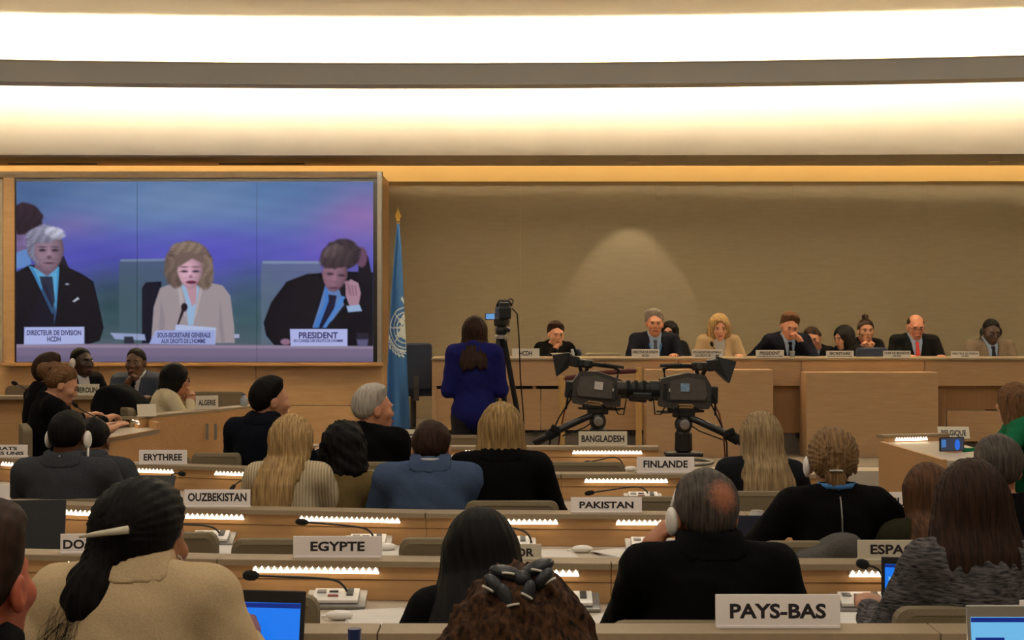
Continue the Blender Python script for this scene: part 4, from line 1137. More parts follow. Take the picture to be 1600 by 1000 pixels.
rr = np.hypot(ex, ey); th = np.arctan2(ey, ex)
for rad in (.30, .52, .74, .96): mask = np.maximum(mask, (np.abs(rr - rad) < .028) & (rr < 1.0))
for a in np.arange(0, PI, PI / 4): mask = np.maximum(mask, (np.abs(ex * np.sin(a) - ey * np.cos(a)) < .028) & (rr < .98) & (rr > .12))
for (bx, by, br) in ((.0, -.05, .18), (-.22, -.28, .14), (-.15, .22, .2), (.0, .36, .2), (-.42, .30, .14), (-.1, -.5, .14), (.12, .1, .2), (-.30, .02, .12)):
    q = np.hypot(ex - bx, ey - by) + .05 * np.sin(ex * 31 + by * 20) * np.sin(ey * 27); mask = np.maximum(mask, q < br)
for k in range(9):      # olive branch leaves
    a = PI / 2 + .10 + k * .165
    for da, rad, ln in ((-.03, 1.12, .13), (.06, 1.34, .13)):
        lx, ly = rad * math.cos(a + da), rad * math.sin(a + da); tx, ty = -math.sin(a + (0.6 if rad > 1.2 else -.4)), math.cos(a + (0.6 if rad > 1.2 else -.4))
        dx_, dy_ = ex - lx, ey - ly; u_ = dx_ * tx + dy_ * ty; w_ = -dx_ * ty + dy_ * tx
        mask = np.maximum(mask, (u_ / ln) ** 2 + (w_ / .05) ** 2 < 1)
mask = np.maximum(mask, (np.abs(rr - 1.22) < .022) & (th > PI / 2) & (th < PI / 2 + 1.5))
for k in range(3):
    q = ((ex + .05 + .10 * k) / .07) ** 2 + ((ey + 1.12 + .12 * k) / .1) ** 2; mask = np.maximum(mask, q < 1)
colr = base + (whitec - base) * mask[..., None]
Qf = []
I = np.arange(NU * NV).reshape(NU, NV)
Qf = np.stack([I[:-1, :-1], I[1:, :-1], I[1:, 1:], I[:-1, 1:]], -1).reshape(-1, 4)
fo = np_mesh('flag_cloth', Vf, Qf, mat_attr('flag_print', 'print', rough=.8), fl)
ca = fo.data.color_attributes.new('print', 'FLOAT_COLOR', 'POINT')
ca.data.foreach_set('color', np.concatenate([colr.reshape(-1, 3), np.ones((NU * NV, 1))], 1).astype(np.float32).ravel())
sm_ = fo.modifiers.new('thickness', 'SOLIDIFY'); sm_.thickness = .004
# ------------------------------------------------------------------ broadcast cameras
SEAL = mat('sticker_blue', (.30, .42, .55), (.12, .25, .42), scale=60, rough=.5)
STICK = mat('sticker_white', (.62, .60, .55), (.5, .48, .44), scale=60, rough=.5)
def broadcast(label, px, py, Y, flip, tiltb, s=1.0):
    """big studio camera; local +X is the lens direction, origin on the floor, centre of body at pixel"""
    t = thing('broadcast_camera', label, 'video camera', (PX(px, Y), Y, 0))
    z = PZ(py, Y); fx_ = -1 if flip else 1
    def B(name, parts, m, par=None, sm=False):
        b = MB()
        for fn in parts: fn(b)
        v = np.concatenate(b.v)
        v[:, 0] *= fx_
        if name not in ('pedestal', 'pedestal_base', 'head', 'pan_bar', 'leg', 'cradle', 'brake_dial', 'grip', 'slide_plate', 'red_cable', 'control_cable', 'steering_ring'):   # tilt body about its centre
            M = rot_np(RY(tiltb * fx_)); v = v @ M.T
        v[:, 2] += z; b.v = [v]
        return b.build(name, m, par or t, sm)
    pr = [(-.18, -.10), (-.185, .03), (-.14, .105), (-.02, .12), (.10, .092), (.165, .075), (.17, -.115), (.07, -.13), (.035, -.095), (-.06, -.095), (-.10, -.13), (-.17, -.125)]
    B('body', [lambda b: b.prism(pr, 'y', -.075, .075)], CHARC)
    B('side_cover', [lambda b: b.prism([(-.155, -.03), (-.135, .07), (-.02, .09), (.10, .06), (.10, -.065), (-.135, -.065)], 'y', -.086, -.074)], mat('charcoal_cover', (.085, .080, .072), (.070, .066, .060), scale=30, rough=.45))
    B('sticker', [lambda b: b.box((-.0, -.0885, .02), (.06, .004, .055))], STICK if not flip else SEAL)
    B('tag_sticker', [lambda b: b.box((.09, -.078, .0), (.04, .004, .022))], STICK)
    B('lens_hood', [lambda b: b.lathe([(.058, .17), (.058, .235), (.05, .24), (.05, .17)], n=20, M=RY(PI / 2))], BLACKP)
    B('lens', [lambda b: b.lathe([(.05, .235), (.056, .26), (.056, .30), (.049, .31), (.049, .36), (.055, .365), (.055, .41), (.05, .415), (.052, .46), (.04, .462), (.001, .455)], n=20, M=RY(PI / 2))], BLACKP, None, False)
    for k, xr in enumerate((.275, .33, .385)): B('lens_ring', [lambda b: b.lathe([(.058, xr - .012), (.0595, xr), (.058, xr + .012)], n=20, M=RY(PI / 2))], RUBBER)
    B('handle', [lambda b: b.tube([(-.10, 0, .095), (-.085, 0, .145), (-.04, 0, .165), (.10, 0, .16), (.14, 0, .14), (.13, 0, .07)], .014, 8)], BLACKP)
    B('top_microphone', [lambda b: b.tube([(.02, -.03, .175), (.17, -.03, .165)], .012, 8)], BLACKP)
    B('viewfinder_arm', [lambda b: b.tube([(-.12, 0, .085), (-.15, -.01, .15), (-.10, -.02, .17)], .018, 8), lambda b: b.box((-.115, 0, .165), (.12, .09, .06), bev=.012)], BLACKP)
    B('viewfinder', [lambda b: b.box((-.20, 0, .175), (.09, .10, .08), RY(.12), bev=.01)], BLACKP)
    B('viewfinder_hood', [lambda b: b.raw([(-.225, -.055, .125), (-.225, .055, .125), (-.225, .055, .235), (-.225, -.055, .235), (-.305, -.09, .055), (-.305, .09, .055), (-.350, .09, .205), (-.350, -.09, .205)], [(0, 1, 5, 4), (1, 2, 6, 5), (2, 3, 7, 6), (3, 0, 4, 7), (0, 3, 2, 1), (4, 5, 6, 7)])], BLACKP)
    B('tally_light', [lambda b: b.box((-.205, -.0, .235), (.02, .03, .05), RY(-.3), bev=.005)], STICK)
    B('cradle', [lambda b: b.box((-.0, 0, -.135), (.22, .10, .03), bev=.006), lambda b: b.box((.0, 0, -.165), (.15, .09, .05), bev=.01), lambda b: b.box((.12, .0, -.15), (.14, .02, .012))], BLACKP)
    B('head', [lambda b: b.ell((0, 0, -.24), (.062, .075, .065))], CHARC, None, True)
    B('brake_dial', [lambda b: b.lathe([(.03, .072), (.034, .076), (.034, .084), (.02, .086)], (0, 0, -.235), 16, RX(PI / 2))], GREYM)
    B('pedestal', [lambda b: b.lathe([(.045, -.28), (.06, -.30), (.062, -.42), (.045, -.43), (.045, -.9), (.07, -.9), (.07, -z + .1)], n=16), lambda b: b.box((0, 0, -.445), (.26, .14, .03), bev=.01)], BLACKP)
    B('lens_motor', [lambda b: b.box((.29, -.045, -.045), (.13, .045, .05), bev=.012)], BLACKP)
    B('battery', [lambda b: b.box((-.205, 0, -.03), (.055, .12, .12), bev=.01)], BLACKP)
    B('vent_panel', [lambda b: b.box((.135, -.078, -.01), (.03, .006, .11), bev=.002)], BLACKP)
    B('cover_seam', [lambda b: b.box((-.02, -.0865, -.072), (.30, .004, .006))], BLACKP)
    B('shoulder_pad', [lambda b: b.box((-.015, 0, -.118), (.10, .11, .016), bev=.006)], mat('tan_pad', (.42, .28, .12), rough=.8))
    B('viewfinder_knob', [lambda b: b.tube([(-.10, -.045, .165), (-.10, -.075, .165)], .018, 10)], CHARC)
    B('carry_rail', [lambda b: b.box((.03, 0, .172), (.20, .03, .016), bev=.004)], BLACKP)
    B('slide_plate', [lambda b: b.box((.01, 0, -.152), (.30, .075, .014), RY(.03), bev=.004)], CHARC)
    B('red_cable', [lambda b: b.tube([(-.19, -.04, -.06), (-.24, -.05, -.16), (-.27, -.04, -.30), (-.285, -.02, -.44), (-.29, .0, -.60)], .006, 6)], mat('red_cable', (.16, .03, .02), rough=.5), None, True)
    B('control_cable', [lambda b: b.tube([(.05, -.05, -.12), (.02, -.07, -.20), (-.10, -.08, -.28), (-.26, -.08, -.34)], .005, 6)], RUBBER, None, True)
    B('steering_ring', [lambda b: b.tube([(.20 * math.cos(q), .20 * math.sin(q), -.50) for q in np.linspace(0, 2 * PI, 25)], .013, 8, False)], GREYM, None, True)
    for k in range(3):
        a = k * 2 * PI / 3 + .5
        B('leg', [lambda b: b.tube([(0, 0, -.75), (.38 * math.cos(a), .38 * math.sin(a), -z + .02)], .022, 8)], BLACKP)
    B('pan_bar', [lambda b: b.tube([(-.04, -.05, -.19), (-.18, -.06, -.25), (-.34, -.07, -.325), (-.46, -.08, -.40)], [.022, .026, .027, .03], 8)], BLACKP, None, True)
    B('grip', [lambda b: b.tube([(-.29, -.07, -.30), (-.37, -.075, -.345)], .038, 10), lambda b: b.box((-.31, -.09, -.285), (.06, .05, .04), RY(.4), bev=.008)], RUBBER)
    B('cable', [lambda b: b.tube([(-.15, -.06, .04), (-.21, -.07, -.06), (-.215, -.07, -.17)], .008, 6)], RUBBER, None, True)
    B('lens_cable', [lambda b: b.tube([(.12, -.04, -.10), (.16, -.05, -.17), (.20, -.05, -.17), (.21, -.03, -.06)], .005, 6)], RUBBER, None, True)
    B('cable', [lambda b: b.tube([(-.16, -.05, -.05), (-.20, -.06, -.12), (-.26, -.06, -.24), (-.30, -.05, -.36), (-.31, -.02, -.5)], .006, 6)], RUBBER, None, True)
    return t
broadcast('left broadcast camera on a pedestal, its lens pointing right', 934, 606, 10.6, False, .10)
broadcast('right broadcast camera on a pedestal, its lens pointing left', 1068, 609, 10.2, True, -.02)
# wooden barrier posts with a maroon band
bt = thing('wooden_barrier', 'pair of pine posts joined by a maroon band beyond the cameras', 'barrier', (PX(938, 12.6), 12.6, 0))
for px, py in ((878, 588), (998, 574)):
    hgt = PZ(py, 12.6); MB().box((PX(px, 12.6) - PX(938, 12.6), 0, hgt / 2), (.05, .04, hgt), bev=.004).build('post', PINE, bt)
MB().tube([(PX(880, 12.6) - PX(938, 12.6), 0, PZ(592, 12.6)), (.05, 0, PZ(582, 12.6)), (PX(996, 12.6) - PX(938, 12.6), 0, PZ(579, 12.6))], .022, 8).build('band', mat('maroon', (.10, .022, .022), rough=.8), bt)
# small camera on a tripod, beside the standing operator
tv = thing('tripod_camera', 'black video camera with a lit flip screen on a tall tripod', 'video camera', (PX(785, 11.9), 11.9, 0))
def tvp(px, py, dy=0): return P(px, py, 11.9 + dy) - Vector(tv.location)
MB().box(tvp(786, 489), (.10, .20, .10), RZ(.2), bev=.015).build('camera_body', BLACKP, tv)
MB().tube([tvp(786, 487, .08), tvp(790, 486, .26)], [.05, .045], 14).build('lens', BLACKP, tv)
MB().box(tvp(786, 477), (.08, .16, .05), RZ(.2), bev=.012).build('top_handle', BLACKP, tv)
MB().tube([tvp(776, 479), tvp(780, 470), tvp(795, 470), tvp(800, 478)], .010, 8).build('carry_loop', BLACKP, tv, True)
MB().tube([tvp(798, 471) + Vector((0.02 * math.cos(a), 0, .02 * math.sin(a))) for a in np.linspace(0, 2 * PI, 12)], .006, 6).build('ring_mount', BLACKP, tv)
fs_ = MB().box(tvp(766, 494.5, -.05), (.085, .012, .055), RZ(.1), bev=.004).build('flip_screen', BLACKP, tv)
MB().box(tvp(766, 494.5, -.058), (.07, .004, .042), RZ(.1)).build('display', mat('flip_display', (.02, .05, .1), emit=rgb(95, 150, 205), estr=0.8), fs_)
MB().box(tvp(784, 503), (.11, .14, .07), RZ(-.2), bev=.02).build('battery_block', BLACKP, tv)
MB().ell(tvp(783, 516), (.05, .055, .06)).build('fluid_head', BLACKP, tv, True)
MB().tube([tvp(788, 512), tvp(797, 517)], .018, 8).build('knob', BLACKP, tv)
MB().lathe([(.055, 0), (.055, .02), (.04, .03)], tvp(783, 529), 14).build('bowl', SILVER, tv)
for (pa, pb) in (((779, 530), (772, 700)), ((785, 530), (790, 712)), ((788, 532), (828, 752))):
    e = tvp(pb[0], pb[1]); e.z = .0 if True else e.z
    a = tvp(pa[0], pa[1]); d = (tvp(pb[0], pb[1]) - a); e = a + d * (a.z / max(-d.z, .01)) if d.z < 0 else e
    e.x = max(min(e.x, .45), -.3)
    e.y += {779: -.25, 785: .3, 788: .05}[pa[0]]
    MB().tube([a, a + (e - a) * .5], .022, 8).build('leg', BLACKP, tv); MB().tube([a + (e - a) * .4, e], .015, 8).build('leg_lower', BLACKP, tv)
MB().tube([tvp(800, 482), tvp(808, 490), tvp(811, 530), tvp(813, 590), tvp(818, 650), tvp(820, 690)], .006, 6).build('cable', RUBBER, tv, True)
# ------------------------------------------------------------------ the video wall picture (a flat screen image, computed here)
def paint(px, py):
    col = np.zeros(px.shape + (3,))
    def L(c): return np.array(c, float)
    u = (px - 24) / 560.0; v = (py - 283) / 282.0
    col[:] = 0
    keys = [(0.0, (74, 116, 176)), (.22, (82, 120, 188)), (.42, (78, 88, 196)), (.58, (70, 88, 160)), (.75, (66, 96, 112)), (.9, (84, 100, 112)), (1, (96, 104, 120))]
    for ch in range(3): col[..., ch] = np.interp(v, [k[0] for k in keys], [k[1][ch] for k in keys])
    def blend(m, c):
        nonlocal col
        col = col + (np.array(c, float) - col) * m[..., None]
    def blob(cx, cy, rx, ry, c, a=1.0): blend(a * np.exp(-(((px - cx) / rx) ** 2 + ((py - cy) / ry) ** 2)), c)
    blob(300, 320, 150, 45, (112, 150, 196), .7); blob(560, 335, 70, 50, (168, 104, 186), .75); blob(520, 395, 60, 40, (120, 84, 214), .6)
    blob(110, 355, 60, 28, (134, 104, 178), .6); blob(150, 400, 110, 35, (76, 72, 206), .7); blob(340, 390, 110, 40, (86, 78, 218), .7)
    blob(40, 300, 60, 40, (52, 92, 150), .6); blob(175, 470, 50, 50, (42, 76, 84), .8); blob(390, 480, 40, 60, (56, 92, 104), .7); blob(470, 300, 90, 30, (72, 120, 184), .6)
    t = 6 * np.sin(px * .05 + 3 * np.sin(py * .03)) * np.sin(py * .21 + px * .01); col = col + t[..., None] * .5
    def soft(d, w=.8): return np.clip(.5 - d / (2 * w), 0, 1)
    def ell(cx, cy, rx, ry, c, w=.9, a=1.0, rot=0.0):
        dx, dy = px - cx, py - cy; cs, sn = math.cos(rot), math.sin(rot); X, Y_ = dx * cs + dy * sn, -dx * sn + dy * cs
        k = np.hypot(X / rx, Y_ / ry); blend(a * soft((k - 1) * min(rx, ry), w), c)
    def hair(cx, cy, rx, ry, c, amp=.10, rot=0.0, fr=17):
        dx, dy = px - cx, py - cy; cs, sn = math.cos(rot), math.sin(rot); X, Y_ = dx * cs + dy * sn, -dx * sn + dy * cs
        a = np.arctan2(Y_, X); k = np.hypot(X / rx, Y_ / ry) + .35 * amp * np.sin(a * 6 + 2 * np.sin(a * 3) + cx) + .14 * amp * np.sin(a * fr * 2.3 + 1)
        st = 1 + .07 * np.sin(a * 27 + 6 * k) + .09 * np.sin(X * .42 + 3 * np.sin(Y_ * .12)) - .10 * (Y_ / ry)
        m = soft((k - 1) * min(rx, ry), 1.6)
        nonlocal col
        col = col + (np.array(c, float) * st[..., None] - col) * m[..., None]
    def face(cx, cy, rx, ry, c, rot=0.0, lit=-1):
        dx, dy = px - cx, py - cy; cs, sn = math.cos(rot), math.sin(rot); X, Y_ = dx * cs + dy * sn, -dx * sn + dy * cs
        k = np.hypot(X / rx / (1 - .22 * np.clip(Y_ / ry, 0, 1)), Y_ / ry); sh = 1.08 - .22 * (lit * -X / rx) ** 1 * .6 - .25 * np.clip(k, 0, 1) ** 3
        sh = sh - .16 * np.exp(-((np.abs(X) - rx * .42) / (rx * .28)) ** 2 - ((Y_ + ry * .02) / (ry * .14)) ** 2) + .12 * np.exp(-(X / (rx * .14)) ** 2 - ((Y_ - ry * .15) / (ry * .28)) ** 2) - .12 * np.exp(-(X / (rx * .5)) ** 2 - ((Y_ - ry * .40) / (ry * .06)) ** 2)
        m = soft((k - 1) * min(rx, ry), 1.3)
        nonlocal col
        col = col + (np.array(c, float) * sh[..., None] - col) * m[..., None]
    def poly(pts, c, w=.8, a=1.0):
        pts = np.array(pts, float); n = len(pts); dmin = np.full(px.shape, 1e9); ins = np.zeros(px.shape, bool)
        for i in range(n):
            p0 = pts[i]; p1 = pts[(i + 1) % n]; e = p1 - p0
            wx, wy = px - p0[0], py - p0[1]; h = np.clip((wx * e[0] + wy * e[1]) / (e @ e + 1e-9), 0, 1)
            dmin = np.minimum(dmin, np.hypot(wx - h * e[0], wy - h * e[1]))
            c1 = (p0[1] > py) != (p1[1] > py)
            xi = p0[0] + (py - p0[1]) / (e[1] if abs(e[1]) > 1e-9 else 1e-9) * e[0]
            ins ^= c1 & (px < xi)
        blend(a * soft(np.where(ins, -dmin, dmin), w), c)
    # chairs behind
    poly([(186, 410), (192, 405), (262, 405), (262, 536), (186, 536)], (70, 98, 112), 1, .75); poly([(188, 405), (262, 404), (262, 408), (188, 409)], (128, 150, 186), .8, .7)
    poly([(408, 412), (414, 407), (502, 409), (502, 540), (408, 540)], (96, 114, 140), 1, .7); poly([(410, 408), (502, 408), (502, 412), (410, 412)], (136, 158, 190), .8, .7)
    # woman behind at left, then the grey-haired director
    face(38, 374, 20, 32, (112, 90, 140)); hair(38, 342, 29, 25, (44, 26, 44)); poly([(24, 395), (44, 388), (50, 416), (24, 420)], (92, 140, 214))
    poly([(88, 400), (100, 400), (108, 420), (88, 420)], (34, 28, 44))
    poly([(24, 426), (46, 414), (98, 414), (128, 428), (146, 440), (153, 470), (162, 512), (156, 532), (138, 538), (24, 538)], (15, 15, 28))
    poly([(44, 415), (60, 420), (92, 416), (88, 462), (84, 490), (72, 462)], (84, 172, 226)); poly([(62, 432), (82, 432), (86, 470), (80, 490), (68, 462)], (36, 46, 72))
    poly([(46, 416), (51, 416), (84, 486), (82, 492)], (56, 138, 204)); poly([(90, 418), (93, 418), (88, 490), (84, 508), (85, 486)], (60, 150, 214))
    poly([(70, 440), (90, 490), (86, 538), (50, 538), (46, 500)], (26, 24, 52), 1.5, .5)
    poly([(56, 400), (86, 400), (90, 418), (74, 432), (54, 418)], (118, 90, 116))
    hair(69, 383, 28, 32, (122, 122, 150), .05); face(77, 392, 23, 33, (142, 112, 132)); hair(68, 367, 27, 13, (132, 132, 160), .12, -.1); hair(86, 364, 16, 9, (182, 184, 208), .12, .25)
    for ex in (66, 86): ell(ex, 391, 5, 2, (58, 40, 58), .8); ell(ex, 386, 6, 1.4, (90, 76, 96), .8)
    ell(77, 402, 4, 3, (106, 76, 96), 1); ell(77, 411, 8, 1.6, (94, 58, 80), .8)
    poly([(113, 471), (122, 464), (124, 467), (116, 472)], (196, 206, 224)); ell(105, 444, 3, 1.5, (170, 180, 210))
    # speaker
    poly([(222, 450), (228, 441), (252, 440), (252, 536), (222, 536)], (16, 18, 40))
    poly([(236, 536), (240, 480), (250, 450), (276, 440), (320, 440), (348, 446), (360, 462), (366, 510), (367, 536)], (164, 150, 156))
    poly([(252, 470), (258, 500), (254, 536), (246, 536)], (138, 126, 138), 1.5, .6); poly([(344, 470), (342, 510), (346, 536), (352, 536)], (138, 126, 138), 1.5, .6)
    poly([(276, 442), (284, 450), (292, 500), (282, 482)], (186, 172, 176), 1); poly([(318, 442), (312, 452), (300, 508), (308, 490)], (186, 172, 176), 1)
    poly([(283, 444), (312, 446), (306, 480), (302, 508), (294, 508), (290, 470)], (150, 186, 226)); poly([(288, 440), (308, 440), (306, 474), (300, 478)], (196, 144, 162))
    hair(295, 409, 37, 32, (104, 84, 80), .09); hair(274, 424, 17, 25, (112, 92, 84), .14); hair(319, 426, 15, 26, (126, 104, 92), .14); hair(292, 390, 26, 12, (134, 112, 98), .14)
    face(297, 424, 20, 27, (204, 156, 176)); poly([(276, 400), (290, 394), (318, 398), (320, 412), (300, 404), (278, 418)], (118, 94, 88), 1.5)
    for ex in (288, 306): ell(ex, 424, 5, 1.5, (70, 44, 68), .8); ell(ex, 417, 6, 1.2, (120, 86, 96), .8)
    ell(298, 432, 3, 3, (170, 118, 140), 1); ell(299, 441, 8, 2.6, (110, 34, 66), .8)
    ell(288, 480, 5, 6.5, (34, 20, 32)); poly([(284, 484), (288, 486), (279, 508), (277, 507)], (30, 20, 32))
    # president with his hand at his brow
    poly([(412, 504), (424, 472), (448, 440), (480, 428), (540, 424), (583, 426), (583, 541), (430, 541), (416, 524)], (14, 14, 26))
    poly([(508, 446), (530, 452), (538, 476), (520, 500), (504, 512), (488, 512), (500, 474)], (92, 128, 196)); poly([(512, 460), (526, 462), (522, 484), (504, 512), (496, 512)], (24, 24, 56))
    poly([(508, 448), (512, 446), (514, 470), (498, 512), (490, 512), (506, 474)], (60, 124, 214)); poly([(534, 462), (540, 464), (518, 500), (510, 512), (504, 512)], (70, 134, 220))
    poly([(560, 390), (575, 400), (583, 440), (560, 440)], (24, 18, 34)); ell(565, 402, 9, 16, (110, 70, 100), 1.2)
    hair(533, 398, 31, 24, (56, 44, 54), .08, -.2); face(523, 430, 20, 26, (138, 96, 116), .15); hair(527, 403, 27, 16, (66, 52, 60), .14, -.25); hair(520, 392, 16, 9, (88, 72, 78), .16, -.4)
    ell(516, 428, 5, 1.5, (54, 34, 52)); ell(534, 430, 5, 1.5, (54, 34, 52)); ell(522, 450, 8, 1.6, (96, 50, 76))
    poly([(540, 444), (548, 436), (560, 442), (564, 458), (560, 480), (546, 478), (540, 462)], (176, 132, 152)); poly([(538, 440), (544, 438), (550, 456), (544, 462)], (164, 118, 140))
    for k in range(3): poly([(544 + 5 * k, 446), (546 + 5 * k, 446), (549 + 4.5 * k, 462), (547 + 4.5 * k, 462)], (140, 96, 122), .6)
    poly([(541, 478), (562, 476), (566, 486), (544, 488)], (150, 180, 224))
    # papers, desk, plates
    poly([(172, 520), (226, 522), (228, 532), (180, 530)], (150, 166, 212)); poly([(194, 526), (208, 526), (210, 537), (194, 537)], (42, 46, 62))
    poly([(275, 507), (338, 512), (336, 538), (270, 538)], (182, 196, 236)); poly([(366, 522), (374, 522), (374, 528), (366, 528)], (170, 176, 220))
    ell(446, 534, 8, 5, (150, 110, 140))
    poly([(24, 538), (150, 537), (360, 538), (583, 541), (583, 566), (24, 566)], (124, 108, 142)); poly([(24, 538), (583, 541), (583, 545), (24, 543)], (150, 132, 160))
    poly([(24, 556), (583, 558), (583, 566), (24, 566)], (110, 98, 132), 3)
    poly([(38, 511), (132, 510.5), (132, 537.5), (37.5, 538.5)], (176, 186, 244)); poly([(243, 516), (336, 516), (336, 538.5), (233, 537.5)], (158, 170, 232)); poly([(453, 514), (543, 514), (543, 541), (454, 541)], (178, 186, 246))
    poly([(557, 530), (576, 530), (574, 541), (559, 541)], (92, 88, 130), 1); poly([(557, 520), (576, 520), (576, 531), (557, 531)], (60, 56, 84), 1, .5)
    g = col.mean(-1, keepdims=True); col = (col * .88 + g * .12) * .93
    c = np.clip(col / 255.0, 0, 1)
    return np.where(c <= .04045, c / 12.92, ((c + .055) / 1.055) ** 2.4)
vw = thing('video_wall', 'large video wall showing three people at a podium with name plates', 'screen', (PX(305, SY), SY, PZ(566, SY)))
vo = Vector(vw.location)
MB().box(((PX(24, SY) + PX(588, SY)) / 2 - vo.x, .045, (PZ(278, SY) + PZ(566, SY)) / 2 - vo.z), (PX(590, SY) - PX(23, SY), .07, PZ(278, SY) - PZ(566, SY))).build('bezel', mat('bezel_black', (.006, .006, .008), rough=.4), vw)
SCRM = mat_attr('video_picture', 'picture', True)
xe = [25.5, 214.2, 401.3, 583.5]; ye = [283.5, 425.0, 565.5]
for i in range(3):
    for j in range(2):
        nx, ny = 150, 115
        a, b = np.meshgrid(np.linspace(xe[i] + .25, xe[i + 1] - .25, nx), np.linspace(ye[j] + .12, ye[j + 1] - .12, ny), indexing='ij')
        V = np.stack([PX(a, SY) - vo.x, np.full_like(a, -.002), PZ(b, SY) - vo.z], -1).reshape(-1, 3)
        I = np.arange(nx * ny).reshape(nx, ny)
        Q = np.stack([I[:-1, :-1], I[:-1, 1:], I[1:, 1:], I[1:, :-1]], -1).reshape(-1, 4)
        o = np_mesh('screen_panel', V, Q, SCRM, vw, False)
        ca = o.data.color_attributes.new('picture', 'FLOAT_COLOR', 'POINT')
        ca.data.foreach_set('color', np.concatenate([paint(a, b).reshape(-1, 3), np.ones((nx * ny, 1))], 1).astype(np.float32).ravel())
SINK = mat('screen_ink', (.005, .005, .01), emit=rgb(44, 44, 96), estr=0.8)
for s_, x0, x1, y0, y1 in (('DIRECTEUR DE DIVISION', 42, 127, 515.5, 523.5), ('HCDH', 74, 95, 525.5, 533.5), ('SOUS-SECRETAIRE GENERALE', 246, 329, 519.5, 527), ("AUX DROITS DE L'HOMME", 252, 321, 529, 536), ('PRESIDENT', 467, 528, 518.5, 528.5), ("DU CONSEIL DES DROITS DE L'HOMME", 459, 536, 530, 534.5)):
    lettering('screen_lettering', s_, (x1 - x0) / F * SY, (y1 - y0) / F * SY, (PX((x0 + x1) / 2, SY) - vo.x, -.005, PZ((y0 + y1) / 2, SY) - vo.z), SINK, vw)
# ------------------------------------------------------------------ people
BLK = hairmat('black', (20, 17, 16), (7, 6, 6)); DBR = hairmat('dark_brown', (58, 40, 30), (30, 20, 16)); BRN = hairmat('brown', (96, 66, 44), (52, 34, 24))
BLO = hairmat('blonde', (190, 158, 108), (118, 92, 58)); BOB = hairmat('bob_blonde', (168, 138, 90), (104, 80, 50)); ASH = hairmat('ash_blonde', (166, 142, 104), (104, 84, 60))
GRY = hairmat('grey', (150, 140, 128), (104, 96, 88)); WHT = hairmat('white_grey', (190, 182, 170), (140, 132, 122)); SALT = hairmat('salt_pepper', (92, 84, 76), (46, 42, 40))
LBR = hairmat('light_brown', (126, 92, 60), (70, 48, 32)); DKB = hairmat('dark_blonde', (140, 110, 74), (84, 62, 42)); CUR = mat('hair_curly_brown', rgb(84, 56, 36), rgb(17, 11, 8), scale=70, rough=.75, stretch=(1.5, 1.2, .8), detail=6, spec=.1, bump=1.0)
BLACKC = cloth('black_suit', (9, 9, 10), (6, 6, 7)); CHARG = cloth('charcoal_suit', (62, 64, 68), (50, 52, 57)); BLUES = cloth('blue_suit', (70, 86, 114), (62, 77, 103)); NAVY = cloth('navy_suit', (13, 16, 27), (10, 12, 21))
BEIGEJ = cloth('beige_jacket', (196, 172, 134), (182, 158, 122), scale=240); OLIVE = cloth('olive_jacket', (112, 94, 58), (98, 82, 50)); COBALT = cloth('cobalt_jacket', (30, 32, 98), (24, 26, 84)); GREEN = cloth('green_jacket', (24, 104, 68), (18, 88, 56))
CREAMK = cloth('cream_rib', (196, 180, 150), (168, 152, 122), scale=24, wave='X', bump=.6); CREAMJ = cloth('cream_jacket', (206, 194, 160), (190, 178, 146)); SANDJ = cloth('sand_blazer', (172, 148, 112), (160, 136, 104)); TAUPE = cloth('taupe_suit', (112, 98, 82), (98, 86, 72))
MARL = cloth('marl_knit', (104, 100, 100), (24, 24, 28), scale=36, stretch=(1, 1, 6), bump=.6); BLKKNIT = cloth('black_knit', (9, 8, 9), (6, 6, 6), scale=90)
SHIRTW = cloth('white_shirt', (190, 190, 190)); SHIRTB = cloth('blue_shirt', (150, 172, 204)); TIEG = cloth('grey_tie', (62, 66, 82)); TIER = cloth('red_tie', (190, 74, 66)); TIED = cloth('dark_tie', (22, 20, 26)); LANY = cloth('blue_lanyard', (70, 120, 176))
def L(z, *r): return (z, *r)
LONG = dict(tab=[(.05, .085, .085, -.02), (-.05, .095, .085, -.035), (-.11, .10, .10, -.085), (-.17, .105, .065, -.14), (-.32, .10, .045, -.168), (-.42, .085, .03, -.165)], rag=.02)
BOBT = dict(tab=[(.05, .092, .095, -.02), (-.03, .106, .095, -.03), (-.09, .112, .088, -.04), (-.125, .098, .07, -.045)], rag=.006, groove=.003, t=.02)
# thinning hair: scalp shows through around one point of the crown
THIN = SALT.copy(); THIN.name = 'hair_thinning_crown'
def thin_centre(m, c):
    nt = m.node_tree; b = nt.nodes['Principled BSDF']; src = b.inputs['Base Color'].links[0].from_socket
    tc = nt.nodes.new('ShaderNodeTexCoord'); vm = nt.nodes.new('ShaderNodeVectorMath'); vm.operation = 'DISTANCE'; vm.inputs[1].default_value = tuple(c)
    nt.links.new(tc.outputs['Object'], vm.inputs[0])
    nz = nt.nodes.new('ShaderNodeTexNoise'); nz.inputs['Scale'].default_value = 110; nt.links.new(tc.outputs['Object'], nz.inputs['Vector'])
    ma = nt.nodes.new('ShaderNodeMath'); ma.operation = 'MULTIPLY_ADD'; ma.inputs[1].default_value = .05; nt.links.new(nz.outputs['Fac'], ma.inputs[0]); nt.links.new(vm.outputs['Value'], ma.inputs[2])
    mr = nt.nodes.new('ShaderNodeMapRange'); mr.inputs['From Min'].default_value = .045; mr.inputs['From Max'].default_value = .085; mr.inputs['To Min'].default_value = .85; mr.inputs['To Max'].default_value = 0
    nt.links.new(ma.outputs[0], mr.inputs['Value'])
    mx = nt.nodes.new('ShaderNodeMixRGB'); mx.inputs[2].default_value = (*rgb(168, 108, 80), 1); nt.links.new(mr.outputs[0], mx.inputs[0]); nt.links.new(src, mx.inputs[1]); nt.links.new(mx.outputs[0], b.inputs['Base Color'])
